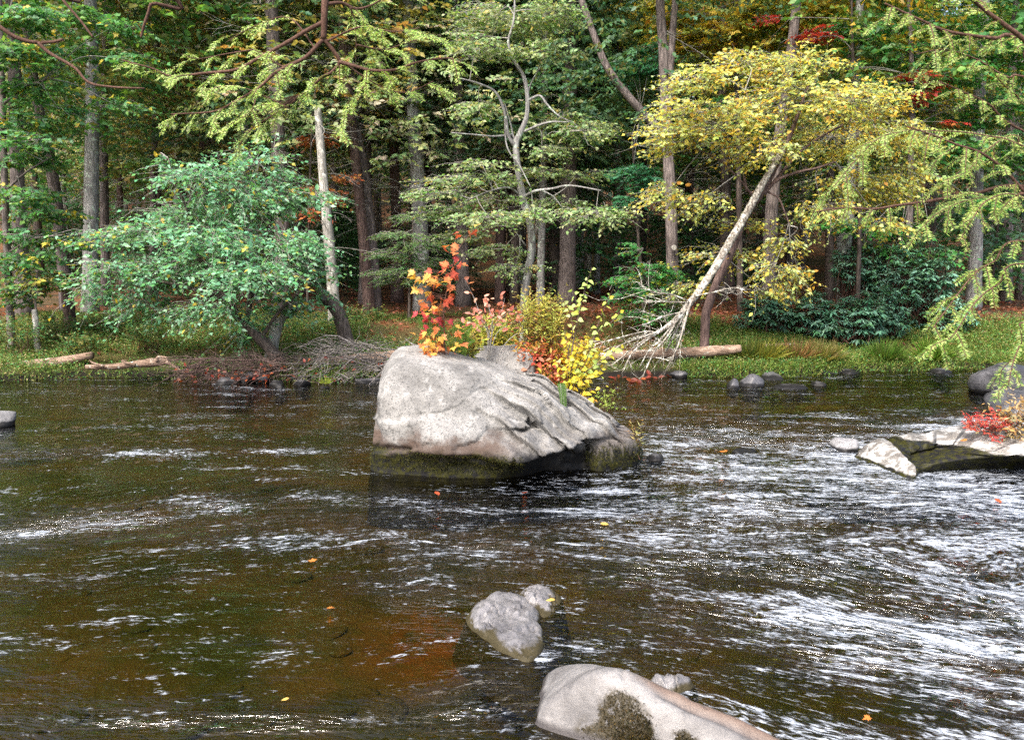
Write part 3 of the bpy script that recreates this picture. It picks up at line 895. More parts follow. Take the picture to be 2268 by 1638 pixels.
#@PART3
# ------------------------------------------------------------------ trees of the far bank and the wood behind
def px_path(path, Y, height=None, ext=True):
    pts = [P(u, v, Y if np.isscalar(Y) else Y[i]) for i, (u, v) in enumerate(path)]
    b = pts[0].copy(); b[2] = gz(b[0], b[1]) - 0.15
    if pts[1][2] > b[2] + 0.1: pts[0] = b
    if height and ext:
        d = unit(pts[-1] - pts[-2]); d = unit(d + np.array([0, 0, 1.0]))
        while pts[-1][2] < height:
            pts.append(pts[-1] + d * 2.5)
    return np.array(pts)

def dead_twigs(buf, path, z0, z1, n, L=(0.5, 2.1), r=0.010):
    zs = z0 + (z1 - z0) * rng.random(n)
    x = np.interp(zs, path[:, 2], path[:, 0]); y = np.interp(zs, path[:, 2], path[:, 1])
    st = np.stack([x, y, zs], 1)
    a = rng.random(n) * 6.283
    ln = L[0] + (L[1] - L[0]) * rng.random(n)
    dv = np.stack([np.cos(a), np.sin(a), -0.12 + 0.35 * rng.standard_normal(n) * .6], 1)
    en = st + dv * ln[:, None]
    tubes3(buf, st, en, r, r * 0.3, 0.12, segs=4)
    m = 4
    t = 0.3 + 0.65 * rng.random((n, m, 1))
    s2 = (st[:, None] + (en - st)[:, None] * t); s2[..., 2] -= 0.12 * ln[:, None] * (t[..., 0] ** 2)
    e2 = s2 + (dv[:, None] * 0.6 + rng.standard_normal((n, m, 3)) * [.6, .6, .35]) * (ln[:, None, None] * 0.32)
    tubes3(buf, s2.reshape(-1, 3), e2.reshape(-1, 3), r * 0.5, r * 0.2, 0.1, segs=2)

def crown_mesh(seed, h0, h1, rad, ntw, per, size, cols, weights=None, twig=0.9, flat=0.9, droop=0.2):
    lb = Buf()
    for k in range(ntw // 60):
        h = h0 + (h1 - h0) * ((k + rng.random()) / (ntw // 60))
        rr = rad * (1.0 - 0.75 * ((h - h0) / (h1 - h0)) ** 1.3)
        a = rng.random() * 6.283; q_ = rr * 0.55
        sprays(lb, None, (math.cos(a) * q_, math.sin(a) * q_, h), (rr * 0.75, rr * 0.75, 0.55 + 0.5 * rng.random()), 60, per, twig, size, cols, weights, away=(0, 0, h), flat=flat, droop=droop)
    return lb.mesh('crown', M['leaf'])

CROWNS = {
    'hem': [crown_mesh(1, 3.9, 16, 3.0, 1200, 14, .12, DARK + [(0.09, .17, .08)], None, .6), crown_mesh(2, 4.6, 17, 2.7, 1080, 14, .12, DARK + OLIVE[:1], None, .6)],
    'grn': [crown_mesh(3, 3.8, 15, 3.4, 1260, 12, .13, GREEN + OLIVE + TEAL[2:3], None, .6), crown_mesh(4, 5.5, 16, 3.4, 1260, 12, .13, GREEN + [(.36, .34, .06)], [3, 3, 2, .8], .6)],
    'oli': [crown_mesh(5, 5.0, 15, 3.2, 1200, 12, .12, OLIVE + [(.34, .21, .07), (.32, .30, .10)], None, .6)],
    'gry': [crown_mesh(6, 3.8, 15, 3.0, 1200, 12, .11, GREY + [(.36, .33, .24)], None, .55)],
    'yel': [crown_mesh(7, 5.2, 14, 3.2, 1260, 12, .12, [(.42, .38, .06), (.48, .34, .05), (.28, .34, .07), (.2, .28, .06)], None, .6)],
}
def forest_tree(path_px, Y, w, mat, label, crown=None, cat='tree', height=16, name='tree', taper=0.55, twigs=34, group=None, extra=(), twig_range=(2.5, 7.5)):
    pts = px_path(path_px, Y, height, crown is not None or height > 6)
    base = pts[0].copy(); base[2] += 0.15
    k = (Y if np.isscalar(Y) else Y[0]) / F
    o = thing(name, base, label, cat, group)
    b = Buf()
    sm = smooth_path(pts, 5)
    r0 = w * k * 0.5
    rr = r0 * np.interp(np.linspace(0, 1, len(sm)), [0, .04, .1, 1], [1.35, 1.08, 1.0, taper * .6])
    tube(b, sm - base, rr, 12, None, 0.05)
    for (ep, ew) in extra:
        e = np.array([P(u, v, Y) for u, v in ep])
        dn = unit(e[-1] - e[-2])
        if e[-1][2] > 6: e = np.vstack([e, e[-1] + dn * 2.5, e[-1] + dn * 5 + [0, 0, 1]])
        tube(b, smooth_path(e, 5) - base, np.linspace(ew * k * .5, ew * k * .3, 12), 9, None, 0.04)
    link('trunk', b.mesh('trunk', M[mat], True), o)
    if twigs:
        tb = Buf(); srt = sm[np.argsort(sm[:, 2])]
        dead_twigs(tb, srt, base[2] + twig_range[0], base[2] + twig_range[1], twigs)
        tag(link('bare_branch', tb.mesh('bare_branch', M['twig'], True, origin=base), o), kind='stuff')
    if crown:
        cm_ = CROWNS[crown][int(rng.integers(len(CROWNS[crown])))]
        c = link('crown', cm_, o)
        top = sm[np.argmin(abs(sm[:, 2] - (base[2] + 8)))]
        c.location = (top[0] - base[0], top[1] - base[1], 0)
        c.rotation_euler = (0, 0, rng.random() * 6.283)
        s_ = 0.85 + 0.3 * rng.random(); c.scale = (s_, s_, 0.95 + .15 * rng.random())
    return o

forest_tree([(198, 690), (202, 450), (205, 200), (200, 0)], 18.5, 32, 'grey_bark', 'tall pale grey trunk with lichen, tallest of the trees on the left', 'grn', twigs=8)
forest_tree([(232, 640), (230, 300), (238, 0)], 22, 18, 'brown_bark', 'thin brown trunk just right of the tall pale grey one', 'oli')
forest_tree([(150, 690), (132, 500), (108, 340), (78, 200), (60, 60)], 20, 26, 'brown_bark', 'dark trunk leaning left behind the green foliage on the left', 'grn', twigs=5)
forest_tree([(55, 700), (46, 560), (38, 380), (30, 100)], 18, 32, 'brown_bark', 'straight brown trunk nearest the left edge', 'grn', twigs=4)
forest_tree([(335, 640), (340, 440), (345, 200), (350, 0)], 24, 14, 'brown_bark', 'slim grey brown trunk above the leaning teal tree', 'gry')
forest_tree([(390, 640), (393, 420), (395, 180), (392, 0)], 27, 15, 'grey_bark', 'slim pale trunk right of the slim brown one above the teal tree', 'oli')
forest_tree([(742, 690), (731, 560), (718, 420), (706, 270), (704, 238)], 17.2, 26, 'pale_bark', 'pale dead trunk leaning left beside the teal tree, no crown', None, height=5, twigs=10, taper=.8, twig_range=(1.5, 4.5))
forest_tree([(820, 690), (806, 540), (787, 350), (768, 180), (752, 0)], 20, 23, 'red_bark', 'left one of two reddish brown trunks standing close together', 'hem')
forest_tree([(834, 690), (826, 560), (806, 380), (786, 260), (775, 100)], 20.4, 23, 'brown_bark', 'right one of two brown trunks standing close together', 'gry')
forest_tree([(880, 680), (878, 500), (872, 300), (868, 0)], 24, 24, 'red_bark', 'reddish straight trunk between the close pair and the broad grey trunk', 'hem')
forest_tree([(936, 700), (932, 540), (922, 350), (912, 200), (903, 0)], 21, 36, 'grey_bark', 'broad grey trunk behind the red maple sapling, left of centre', 'gry')
forest_tree([(943, 670), (945, 300), (940, 100)], 28, 20, 'dark_bark', 'dark trunk half hidden behind the broad grey one', 'hem')
forest_tree([(1026, 690), (1022, 500), (1015, 250), (1010, 0)], 22, 30, 'brown_bark', 'thick grey brown trunk right above the red maple sapling', 'gry')
forest_tree([(1107, 690), (1108, 500), (1110, 250), (1112, 0)], 23, 21, 'red_bark', 'reddish trunk left of the gnarled grey tree', 'hem')
forest_tree([(1128, 680), (1130, 500), (1126, 200)], 28, 15, 'dark_bark', 'thin dark trunk squeezed beside the reddish one', 'hem')
forest_tree([(1157, 690), (1156, 500), (1150, 200)], 26, 20, 'dark_bark', 'purple brown trunk directly behind the gnarled grey tree', 'hem')
forest_tree([(1196, 700), (1200, 500), (1206, 250)], 21.5, 17, 'grey_bark', 'slender grey trunk right of the gnarled grey tree', 'hem')
forest_tree([(1229, 690), (1229, 450), (1226, 200)], 25, 25, 'dark_bark', 'dark trunk touching the left side of the broadest brown trunk', 'hem')
forest_tree([(1255, 690), (1258, 500), (1262, 100)], 22, 38, 'brown_bark', 'broadest brown trunk in the wood right of centre', 'hem')
forest_tree([(1322, 680), (1322, 450), (1318, 200)], 28, 13, 'grey_bark', 'very thin trunk right of the broadest brown one', 'hem')
forest_tree([(1366, 690), (1365, 500), (1370, 200)], 26, 17, 'brown_bark', 'slim brown trunk above the yellow sapling tips', 'hem')
o = forest_tree([(1493, 690), (1487, 500), (1476, 270), (1468, 100), (1462, 0)], 18, 26, 'brown_bark', 'forked tree with a round pale mark on its trunk and one limb leaning left', 'hem', twigs=8,
            extra=[([(1474, 300), (1435, 262), (1385, 205), (1345, 150), (1318, 85), (1288, 0)], 19), ([(1478, 260), (1488, 100), (1496, 0)], 17)])
mk = Buf(); c_ = P(1493, 548, 17.68); a_ = np.arange(14) * 2 * math.pi / 14
mk.add(np.vstack([[c_], c_ + .055 * np.stack([np.cos(a_), 0 * a_, np.sin(a_)], 1)]) - np.array(o.location), None, [(0, 1 + (j + 1) % 14, 1 + j) for j in range(14)])
mk.add(np.vstack([c_ + .055 * np.stack([np.cos(a_), 0 * a_, np.sin(a_)], 1), c_ + np.array([0, .12, 0]) + .05 * np.stack([np.cos(a_), 0 * a_, np.sin(a_)], 1)]) - np.array(o.location), [(j, (j + 1) % 14, 14 + (j + 1) % 14, 14 + j) for j in range(14)])
link('limb_scar', mk.mesh('limb_scar', M['pale_bark']), o)
forest_tree([(1704, 700), (1705, 560), (1712, 430), (1724, 320), (1742, 190), (1765, 0)], 17.6, 29, 'brown_bark', 'brown trunk standing behind the yellow leaning tree', 'yel', twigs=8)
forest_tree([(1864, 690), (1872, 560), (1882, 470), (1890, 300)], 18.6, 23, 'grey_bark', 'slightly leaning grey trunk in front of the rhododendrons on the right', 'grn', twigs=8)
forest_tree([(2160, 650), (2162, 500), (2166, 300)], 20, 28, 'grey_bark', 'purple grey trunk behind the hanging hemlock tips on the right', 'grn')
forest_tree([(1838, 650), (1838, 450), (1842, 200)], 25, 18, 'dark_bark', 'dark trunk deep behind the rhododendrons', 'grn')
forest_tree([(1908, 650), (1908, 450), (1902, 200)], 28, 15, 'brown_bark', 'thin trunk deep in the wood right of the leaning grey trunk', 'oli')
forest_tree([(2060, 650), (2062, 450), (2060, 200)], 26, 22, 'dark_bark', 'dark trunk behind the tallest rhododendron', 'grn')
forest_tree([(2228, 650), (2232, 450), (2240, 200)], 24, 20, 'brown_bark', 'brown trunk at the far right edge of the wood', 'grn')
forest_tree([(1600, 650), (1606, 450), (1600, 200)], 24, 20, 'dark_bark', 'dark trunk behind the pale hanging birch', 'yel')
forest_tree([(560, 650), (556, 450), (530, 150), (500, 0)], 23, 22, 'grey_bark', 'grey trunk rising behind the crown of the teal leaning tree', 'gry')
forest_tree([(470, 650), (468, 450), (478, 150)], 29, 17, 'dark_bark', 'dark trunk far behind the teal leaning tree', 'oli')
forest_tree([(620, 650), (625, 500), (612, 250)], 19, 34, 'brown_bark', 'brown trunk showing through the right side of the teal tree', 'oli')
# broken stubs
forest_tree([(775, 722), (748, 690), (716, 658), (706, 650)], 15.4, 32, 'dark_bark', 'mossy broken trunk leaning left on the grass bank', None, 'stump', 0, 'broken_trunk', 1.4, 0)
forest_tree([(592, 748), (615, 715), (640, 690), (660, 672)], 14.9, 26, 'pale_bark', 'pale broken trunk leaning right behind the teal tree base', None, 'stump', 0, 'broken_trunk', 1.4, 0)
forest_tree([(156, 700), (150, 665), (146, 640)], 16.5, 26, 'red_bark', 'red brown rotten stump on the left bank', None, 'stump', 0, 'stump', 1.4, 0)
forest_tree([(80, 725), (78, 700), (76, 685)], 15.2, 13, 'pale_bark', 'small pale stump on the left bank', None, 'stump', 0, 'stump', 1.4, 0)

# trees deep in the wood
gd = 'trees deep in the wood'
deep_t = []
for k in range(8):
    b = Buf(); h = 17.0
    pts = np.array([[0, 0, -.3], [.1 * rng.standard_normal(), .1, 4], [.25 * rng.standard_normal(), .1 * rng.standard_normal(), 9], [.4 * rng.standard_normal(), .2, h]])
    sm = smooth_path(pts, 4)
    r0 = 0.10 + 0.13 * rng.random()
    tube(b, sm, r0 * np.interp(np.linspace(0, 1, len(sm)), [0, .05, 1], [1.3, 1, .35]), 8, None, .05)
    tb = Buf(); dead_twigs(tb, sm, 1.6, 8.5, 44, (.6, 2.4), .012)
    deep_t.append((b.mesh('trunk', M[['brown_bark', 'dark_bark', 'grey_bark', 'red_bark'][k % 4]], True), tb.mesh('bare_branch', M['twig'], True)))
spots = []
g = np.random.default_rng(29)
tries = 0
while len(spots) < 110 and tries < 6000:
    tries += 1
    y = 23 + 42 * g.random() ** 0.9; x = (g.random() * 2 - 1) * (0.66 * y + 1)
    if all((x - a) ** 2 + (y - b_) ** 2 > 2.6 for a, b_ in spots): spots.append((x, y))
MARKS = [(-99, 'left edge'), (204, 'tall pale grey trunk'), (392, 'slim pale trunk'), (560, 'teal tree'), (725, 'pale dead trunk'), (930, 'broad grey trunk'), (1165, 'gnarled tree'), (1257, 'broadest brown trunk'), (1485, 'forked tree'), (1705, 'yellow tree'), (1868, 'leaning grey trunk'), (2161, 'purple grey trunk'), (9999, 'right edge')]
ORD = ['nearest', 'second nearest', 'third nearest', 'fourth nearest', 'fifth nearest', 'sixth nearest', 'seventh nearest', 'eighth nearest', 'ninth nearest', 'tenth nearest', 'eleventh nearest', 'twelfth nearest', 'thirteenth nearest', 'fourteenth nearest', 'fifteenth nearest', 'sixteenth nearest', 'seventeenth nearest', 'eighteenth nearest', 'nineteenth nearest', 'twentieth nearest'] + ['very far'] * 200
_cnt = {}
def deep_label(kind, x, y):
    u = 1134 + F * x / y
    k = max(i for i, (m, _) in enumerate(MARKS) if m <= max(u, -99))
    n = _cnt.get((kind, k), 0); _cnt[(kind, k)] = n + 1
    return f'{ORD[n]} {kind} between {MARKS[k][1]} and {MARKS[k + 1][1]}'
spots.sort(key=lambda s: s[1])
for (x, y) in spots:
    o = thing('tree', (x, y, gz(x, y)), deep_label('trunk deep in wood', x, y), 'tree', gd)
    tm, bm_ = deep_t[int(g.integers(8))]
    t_ = link('trunk', tm, o); t_.rotation_euler = (0, 0, g.random() * 6.28)
    t_ = tag(link('bare_branch', bm_, o), kind='stuff'); t_.rotation_euler = (0, 0, g.random() * 6.28)
    left = x < -0.2 * y; right = x > 0.25 * y
    kind = g.choice(['hem', 'grn', 'oli', 'gry', 'yel'], p=[.25, .35, .25, .1, .05] if left else ([.2, .4, .15, .05, .2] if right else [.40, .22, .13, .25, 0]))
    c = link('crown', CROWNS[kind][int(g.integers(len(CROWNS[kind])))], o)
    c.rotation_euler = (0, 0, g.random() * 6.28); s_ = .9 + .35 * g.random(); c.scale = (s_, s_, .9 + .25 * g.random())
# young hemlocks under the canopy
und = []
for k in range(3):
    lb, tb = Buf(), Buf()
    tube(tb, smooth_path([(0, 0, -.2), (.05, 0, 1.5), (0, .05, 3.2)], 3), [.035, .008], 5)
    for j in range(16):
        h = .35 + 2.7 * j / 15; rr = 1.25 * (1 - .75 * h / 3.2)
        sprays(lb, None, (0, 0, h), (rr, rr, .16), 16, 14, .55, .10, DARK + GREEN[:1], away=(0, 0, h), flat=.95, droop=.2)
    und.append((tb.mesh('trunk', M['dark_bark'], True), lb.mesh('crown', M['leaf'])))
ysp = sorted((22 + 26 * g.random(), (g.random() * 2 - 1) * .64) for k in range(34))
for k in range(34):
    y = ysp[k][0]; x = ysp[k][1] * y
    o = thing('sapling', (x, y, gz(x, y)), deep_label('low young hemlock', x, y), 'sapling', 'young hemlocks in the wood')
    a, b_ = und[k % 3]
    link('trunk', a, o); c = link('crown', b_, o); c.rotation_euler = (0, 0, g.random() * 6.28); o.scale = [.6 + .9 * g.random()] * 3
# the wood on the rising ground far behind
lb = Buf()
N = 52000
y = 55 + 70 * g.random(N); x = (g.random(N) * 2 - 1) * (.75 * y + 6)
zz = ground(x, y) + 15 * g.random(N) ** .8
cl_ = fbm(np.stack([x, y, zz], 1) * .16, 3)
m = cl_ > -.12
x, y, zz = x[m], y[m], zz[m]; n = len(x)
cols = palette(DARK + OLIVE + GREEN[:2] + [(.3, .2, .05)], n, .2, [3, 3, 3, 2, 2, 2, 1.5, 1.5, .7])
leaves(lb, np.stack([x, y, zz], 1), rng.standard_normal((n, 3)) * [1, 1, .5] - [0, 0, .2], unit(rng.standard_normal((n, 3)) * .5 + [0, -.3, 1]), .7 + .7 * rng.random(n), .5 + .4 * rng.random(n), cols)
tag(link('distant_wood', lb.mesh('distant_wood', M['leaf'])), kind='stuff')
#@PART4
# ------------------------------------------------------------------ leaves that can be picked apart
from mathutils import Matrix
def outline_leaf(name, half, col, fold=0.10, droop=0.12, mat='leaf'):
    """half: right-hand outline from the stalk to the tip; mirrored and folded along the midrib"""
    half = np.asarray(half, float)
    n = len(half)
    L = half[-1, 1]
    def z(x, y): return fold * abs(x) * 2 - droop * (y / L) ** 2 * L
    rib = [(0, t * L) for t in (0, .45, 1.0)]
    b = Buf()
    V = [(0, 0, 0), (0, .45 * L, z(0, .45 * L))] + [(x, y, z(x, y)) for x, y in half] + [(-x, y, z(x, y)) for x, y in half]
    T = []
    for s_, o_ in ((1, 2), (-1, 2 + n)):
        chain = [0] + [o_ + i for i in range(n)]
        for i in range(len(chain) - 1):
            t = (1, chain[i], chain[i + 1])
            T.append(t if s_ > 0 else (t[0], t[2], t[1]))
    col = np.asarray(col, float)
    cc = np.array([col * (1 + .12 * math.sin(i * 2.1)) for i in range(len(V))]).clip(0, .85)
    b.add(V, None, T, cc)
    return b.mesh(name, M[mat])

OVAL = [(.12, .04), (.26, .22), (.30, .45), (.2, .75), (0.0, 1.0)]
HEART = [(.20, -.06), (.38, .10), (.40, .34), (.22, .68), (0.0, 1.0)]
LANCE = [(.07, .08), (.15, .3), (.16, .55), (.08, .82), (0.0, 1.0)]
MAPLE = [(.10, -.02), (.34, -.10), (.26, .08), (.56, .16), (.40, .28), (.62, .52), (.42, .50), (.36, .58), (.16, .46), (.22, .74), (.10, .78), (0.0, 1.05)]

def leaf_objs(parent, base, meshes, pos, axis, nrm, size, name='leaf'):
    axis = unit(axis); side = unit(np.cross(axis, nrm)); nn = np.cross(side, axis)
    size = np.broadcast_to(size, (len(pos),))
    for i in range(len(pos)):
        o = bpy.data.objects.new(name, meshes[i % len(meshes)] if not callable(meshes) else meshes(i))
        C.objects.link(o)
        o.parent = parent
        p = pos[i] - base
        s_ = float(size[i])
        o.matrix_local = Matrix(((side[i, 0] * s_, axis[i, 0] * s_, nn[i, 0] * s_, p[0]), (side[i, 1] * s_, axis[i, 1] * s_, nn[i, 1] * s_, p[1]),
                                 (side[i, 2] * s_, axis[i, 2] * s_, nn[i, 2] * s_, p[2]), (0, 0, 0, 1)))

def front_leaves(parent, base, meshes, clumps, n, size, down=0.3):
    """single leaves on the side of the crown that faces the river"""
    a = np.array([r_[0] * r_[2] for c, r_ in clumps]); a = a / a.sum()
    k = rng.choice(len(clumps), n, p=a)
    c = np.array([clumps[i][0] for i in k]); r_ = np.array([clumps[i][1] for i in k])
    d = unit(rng.standard_normal((n, 3))); d[:, 1] = -abs(d[:, 1]) - .2; d = unit(d)
    pos = c + d * r_ * (0.85 + .2 * rng.random((n, 1)))
    ax = d * [.8, .6, .3] + rng.standard_normal((n, 3)) * .5; ax[:, 2] -= down
    nr = rng.standard_normal((n, 3)) * .4 + [0, -.55, .8]
    leaf_objs(parent, base, meshes, pos, ax, nr, size * (.75 + .5 * rng.random(n)))

# ------------------------------------------------------------------ hero trees
def limb(b, px, Y, w0, w1, base, sides=7, rough=.05, dy=0.0):
    """a limb through picture places; dy swings its far end towards (-) or away from the river"""
    n = len(px)
    pts = np.array([P(u, v, Y + dy * i / max(n - 1, 1)) for i, (u, v) in enumerate(px)])
    k = Y / F
    sm = smooth_path(pts, 5)
    tube(b, sm - base, np.linspace(w0 * k * .5, w1 * k * .5, len(sm)), sides, None, rough)
    return pts

def hero(name, label, cat, Y, trunk, tw, mat, limbs, clumps, ntw, per, size, cols, weights=None, single=None, shrink=1.0, twig=.42, tmat='twig', flat=.8, droop=.15, aspect=.62, link_r=(.012, .004), depthk=None, shell=.3):
    pts = px_path(trunk, Y, None, False)
    base = pts[0] + [0, 0, .15]
    o = thing(name, base, label, cat)
    b = Buf(); k = Y / F
    sm = smooth_path(pts, 6)
    tube(b, sm - base, np.interp(np.linspace(0, 1, len(sm)), np.linspace(0, 1, len(tw)), tw) * k * .5, 10, None, .06)
    link('trunk', b.mesh('trunk', M[mat], True), o)
    joints = [sm[len(sm) // 3:]]
    for (px, w0, w1, dy) in limbs:
        lbf = Buf(); pp = limb(lbf, px, Y, w0, w1, base, dy=dy)
        link('limb', lbf.mesh('limb', M[mat], True), o)
        joints.append(smooth_path(pp, 4))
    J = np.vstack(joints)
    lb, tb = Buf(), Buf()
    cl_ = []
    area = sum(c_[2] * c_[3] for c_ in clumps)
    for (u, v, ru, rv) in clumps:
        dyy = rng.normal() * (.35 * (ru + rv) * k) + (Y * 0)
        c, r_ = box_clump(u, v, ru * shrink, rv * shrink, Y + dyy, depth=depthk * ru * k if depthk else None)
        cl_.append((c, r_))
        dist = np.linalg.norm(J - c, axis=1)
        near = J[np.argsort(dist)[rng.integers(0, 3)]]
        mid = (near + c) / 2 + rng.standard_normal(3) * .08 + [0, 0, .06]
        tube(tb, smooth_path([near, mid, c], 4), [link_r[0], link_r[1]], 4)
        n = max(8, int(ntw * ru * rv / area))
        st = sprays(lb, tb, c, r_, n, per, twig, size, cols, weights, away=near, flat=flat, droop=droop, aspect=aspect, shell=shell)
        m = st[rng.random(n) < .25]
        tubes3(tb, np.repeat(c[None], len(m), 0), m, link_r[1], .003, 0, segs=3)
    tag(link('branch', tb.mesh('branch', M[tmat], True, origin=base), o), kind='stuff')
    if lb.n:
        tag(link('foliage', lb.mesh('foliage', M['leaf'], origin=base), o), kind='stuff')
    if single:
        front_leaves(o, base, single[0], cl_, single[1], single[2])
    return o, base, cl_

teal_l = [outline_leaf('leaf', OVAL, c) for c in [(.14, .35, .22), (.2, .45, .3), (.28, .5, .36), (.12, .29, .13), (.55, .42, .07)]]
hero('leaning_tree', 'leaning tree with blue green leaves hanging over the left bank', 'tree', 14.3,
     [(640, 806), (600, 775), (560, 735), (523, 695), (490, 640), (450, 570), (420, 500), (430, 420), (470, 360)], [34, 26, 22, 20, 17, 14, 11, 8, 4], 'dark_bark',
     [([(545, 715), (560, 640), (580, 560), (600, 470), (570, 380)], 13, 3, .3), ([(500, 660), (430, 640), (340, 620), (240, 600)], 11, 3, -.5), ([(460, 590), (390, 540), (320, 510)], 9, 3, .4),
      ([(575, 755), (610, 700), (660, 650), (700, 620)], 10, 3, -.3), ([(430, 500), (400, 430), (372, 350)], 7, 2, -.2)],
     [(565, 365, 65, 42), (440, 385, 70, 32), (515, 430, 120, 45), (420, 475, 100, 45), (600, 430, 95, 45), (330, 515, 100, 32), (480, 530, 130, 50), (640, 530, 75, 42), (262, 590, 78, 36),
      (400, 600, 125, 50), (555, 605, 110, 50), (672, 610, 45, 34), (215, 640, 45, 32), (320, 665, 80, 30), (480, 680, 80, 34), (640, 670, 62, 34), (540, 735, 36, 22), (700, 430, 26, 18), (365, 355, 26, 20), (215, 515, 20, 12), (712, 640, 16, 12)],
     2000, 9, .076, TEAL + [(.42, .36, .06)], [3, 3, 3, 2, .45], (teal_l, 280, .10), shrink=.8, twig=.62, droop=.32, flat=.6)

grey_l = [outline_leaf('leaf', OVAL, c) for c in [(.16, .27, .12), (.24, .33, .16), (.33, .36, .18), (.4, .33, .1)]]
hero('gnarled_tree', 'gnarled thin grey tree in the centre with tiers of pale green leaves', 'tree', 15.6,
     [(1160, 722), (1160, 690), (1166, 620), (1178, 550), (1173, 490), (1158, 440), (1148, 380), (1143, 320), (1152, 295), (1166, 260), (1168, 215), (1160, 170), (1136, 130), (1126, 92), (1137, 50), (1140, 0), (1135, -60)],
     [24, 19, 18, 18, 17, 16, 14, 13, 10, 9, 8, 6, 5, 4, 3], 'grey_bark',
     [([(1145, 330), (1126, 300), (1118, 250), (1098, 205), (1060, 185), (1020, 174)], 9, 3, -.3), ([(1160, 292), (1195, 277), (1225, 270), (1255, 271)], 6, 2.5, -.5),
      ([(1167, 224), (1195, 212), (1212, 232), (1235, 255), (1260, 268)], 6, 2.5, -.3), ([(1155, 440), (1182, 424), (1222, 418), (1263, 411), (1331, 422)], 7, 2.5, -.6), ([(1199, 421), (1225, 435), (1244, 458)], 4, 1.5, -.2),
      ([(1135, 298), (1095, 302), (1060, 299), (1000, 294)], 5, 2, -.5), ([(1150, 430), (1125, 415), (1080, 425), (1030, 445)], 5, 2, -.4), ([(1118, 257), (1123, 325), (1151, 367), (1175, 414)], 4, 2, -.4),
      ([(1140, 320), (1130, 270), (1118, 230)], 5, 2, .3), ([(1168, 210), (1178, 180), (1198, 148)], 4, 2, .2), ([(1165, 545), (1140, 510), (1128, 480)], 4, 1.5, -.2)],
     [(1090, 40, 75, 35), (1160, 45, 70, 40), (1210, 30, 60, 35), (1060, 110, 70, 25), (1200, 115, 60, 25), (1050, 85, 40, 20), (1290, 290, 62, 24), (1250, 262, 45, 16), (1060, 235, 50, 16),
      (975, 428, 70, 15), (1050, 400, 110, 15), (1180, 380, 85, 11), (1280, 385, 55, 11), (1320, 470, 80, 20), (1240, 448, 60, 18), (1000, 465, 75, 18), (1085, 482, 80, 20), (1040, 522, 60, 18), (1115, 552, 55, 18), (1140, 590, 50, 14), (1090, 440, 70, 16), (1180, 470, 45, 18), (1070, 365, 60, 12), (1200, 330, 60, 12)],
     1500, 9, .07, GREY + GREEN[2:3] + [(.36, .32, .10)], [3, 3, 3, 2, 2, .6], (grey_l, 160, .085), twig=.4, flat=.92, droop=.1)

yel_l = [outline_leaf('leaf', OVAL, c) for c in [(.56, .48, .09), (.6, .42, .07), (.45, .52, .16), (.46, .54, .25), (.55, .28, .06)]]
hero('leaning_tree', 'tree with a yellow crown leaning right from a dark trunk on the far bank', 'tree', 15.0,
     [(1560, 776), (1562, 720), (1566, 685), (1590, 620), (1622, 550), (1650, 480), (1690, 420), (1716, 370), (1742, 318), (1765, 260), (1790, 190)], [22, 20, 20, 19, 19, 18, 17, 14, 11, 8, 4], 'red_bark',
     [([(1690, 432), (1720, 400), (1765, 382), (1810, 372), (1850, 358)], 9, 3, -.4), ([(1655, 425), (1645, 380), (1630, 320), (1600, 250)], 7, 3, .3), ([(1672, 440), (1640, 400), (1590, 352), (1540, 330)], 6, 2, -.3),
      ([(1700, 425), (1725, 440), (1740, 475), (1750, 500)], 5, 1.5, -.3), ([(1700, 420), (1780, 330), (1880, 270), (1960, 240)], 8, 2, .4), ([(1730, 345), (1690, 280), (1650, 200)], 6, 2, -.2)],
     [(1560, 175, 85, 42), (1650, 135, 90, 34), (1745, 150, 50, 40), (1500, 300, 70, 50), (1600, 275, 110, 65), (1740, 225, 130, 65), (1890, 225, 130, 60), (1845, 305, 150, 55), (1975, 300, 75, 50), (1480, 425, 52, 36),
      (1560, 440, 80, 30), (1600, 560, 90, 26), (1715, 590, 66, 26), (1550, 630, 66, 22), (1890, 400, 100, 36), (2000, 380, 75, 40), (1745, 530, 60, 20), (1680, 330, 90, 40), (1500, 240, 50, 30), (1690, 640, 60, 18), (1800, 140, 60, 30), (1950, 430, 80, 24), (1820, 455, 80, 26), (1950, 490, 60, 22), (1640, 495, 60, 18), (1770, 600, 36, 24)],
     2300, 9, .072, YELL, [2.4, 3.4, 1.3, 3.2], (yel_l, 290, .10), shrink=.84, twig=.46, flat=.7, tmat='twig', droop=.18)

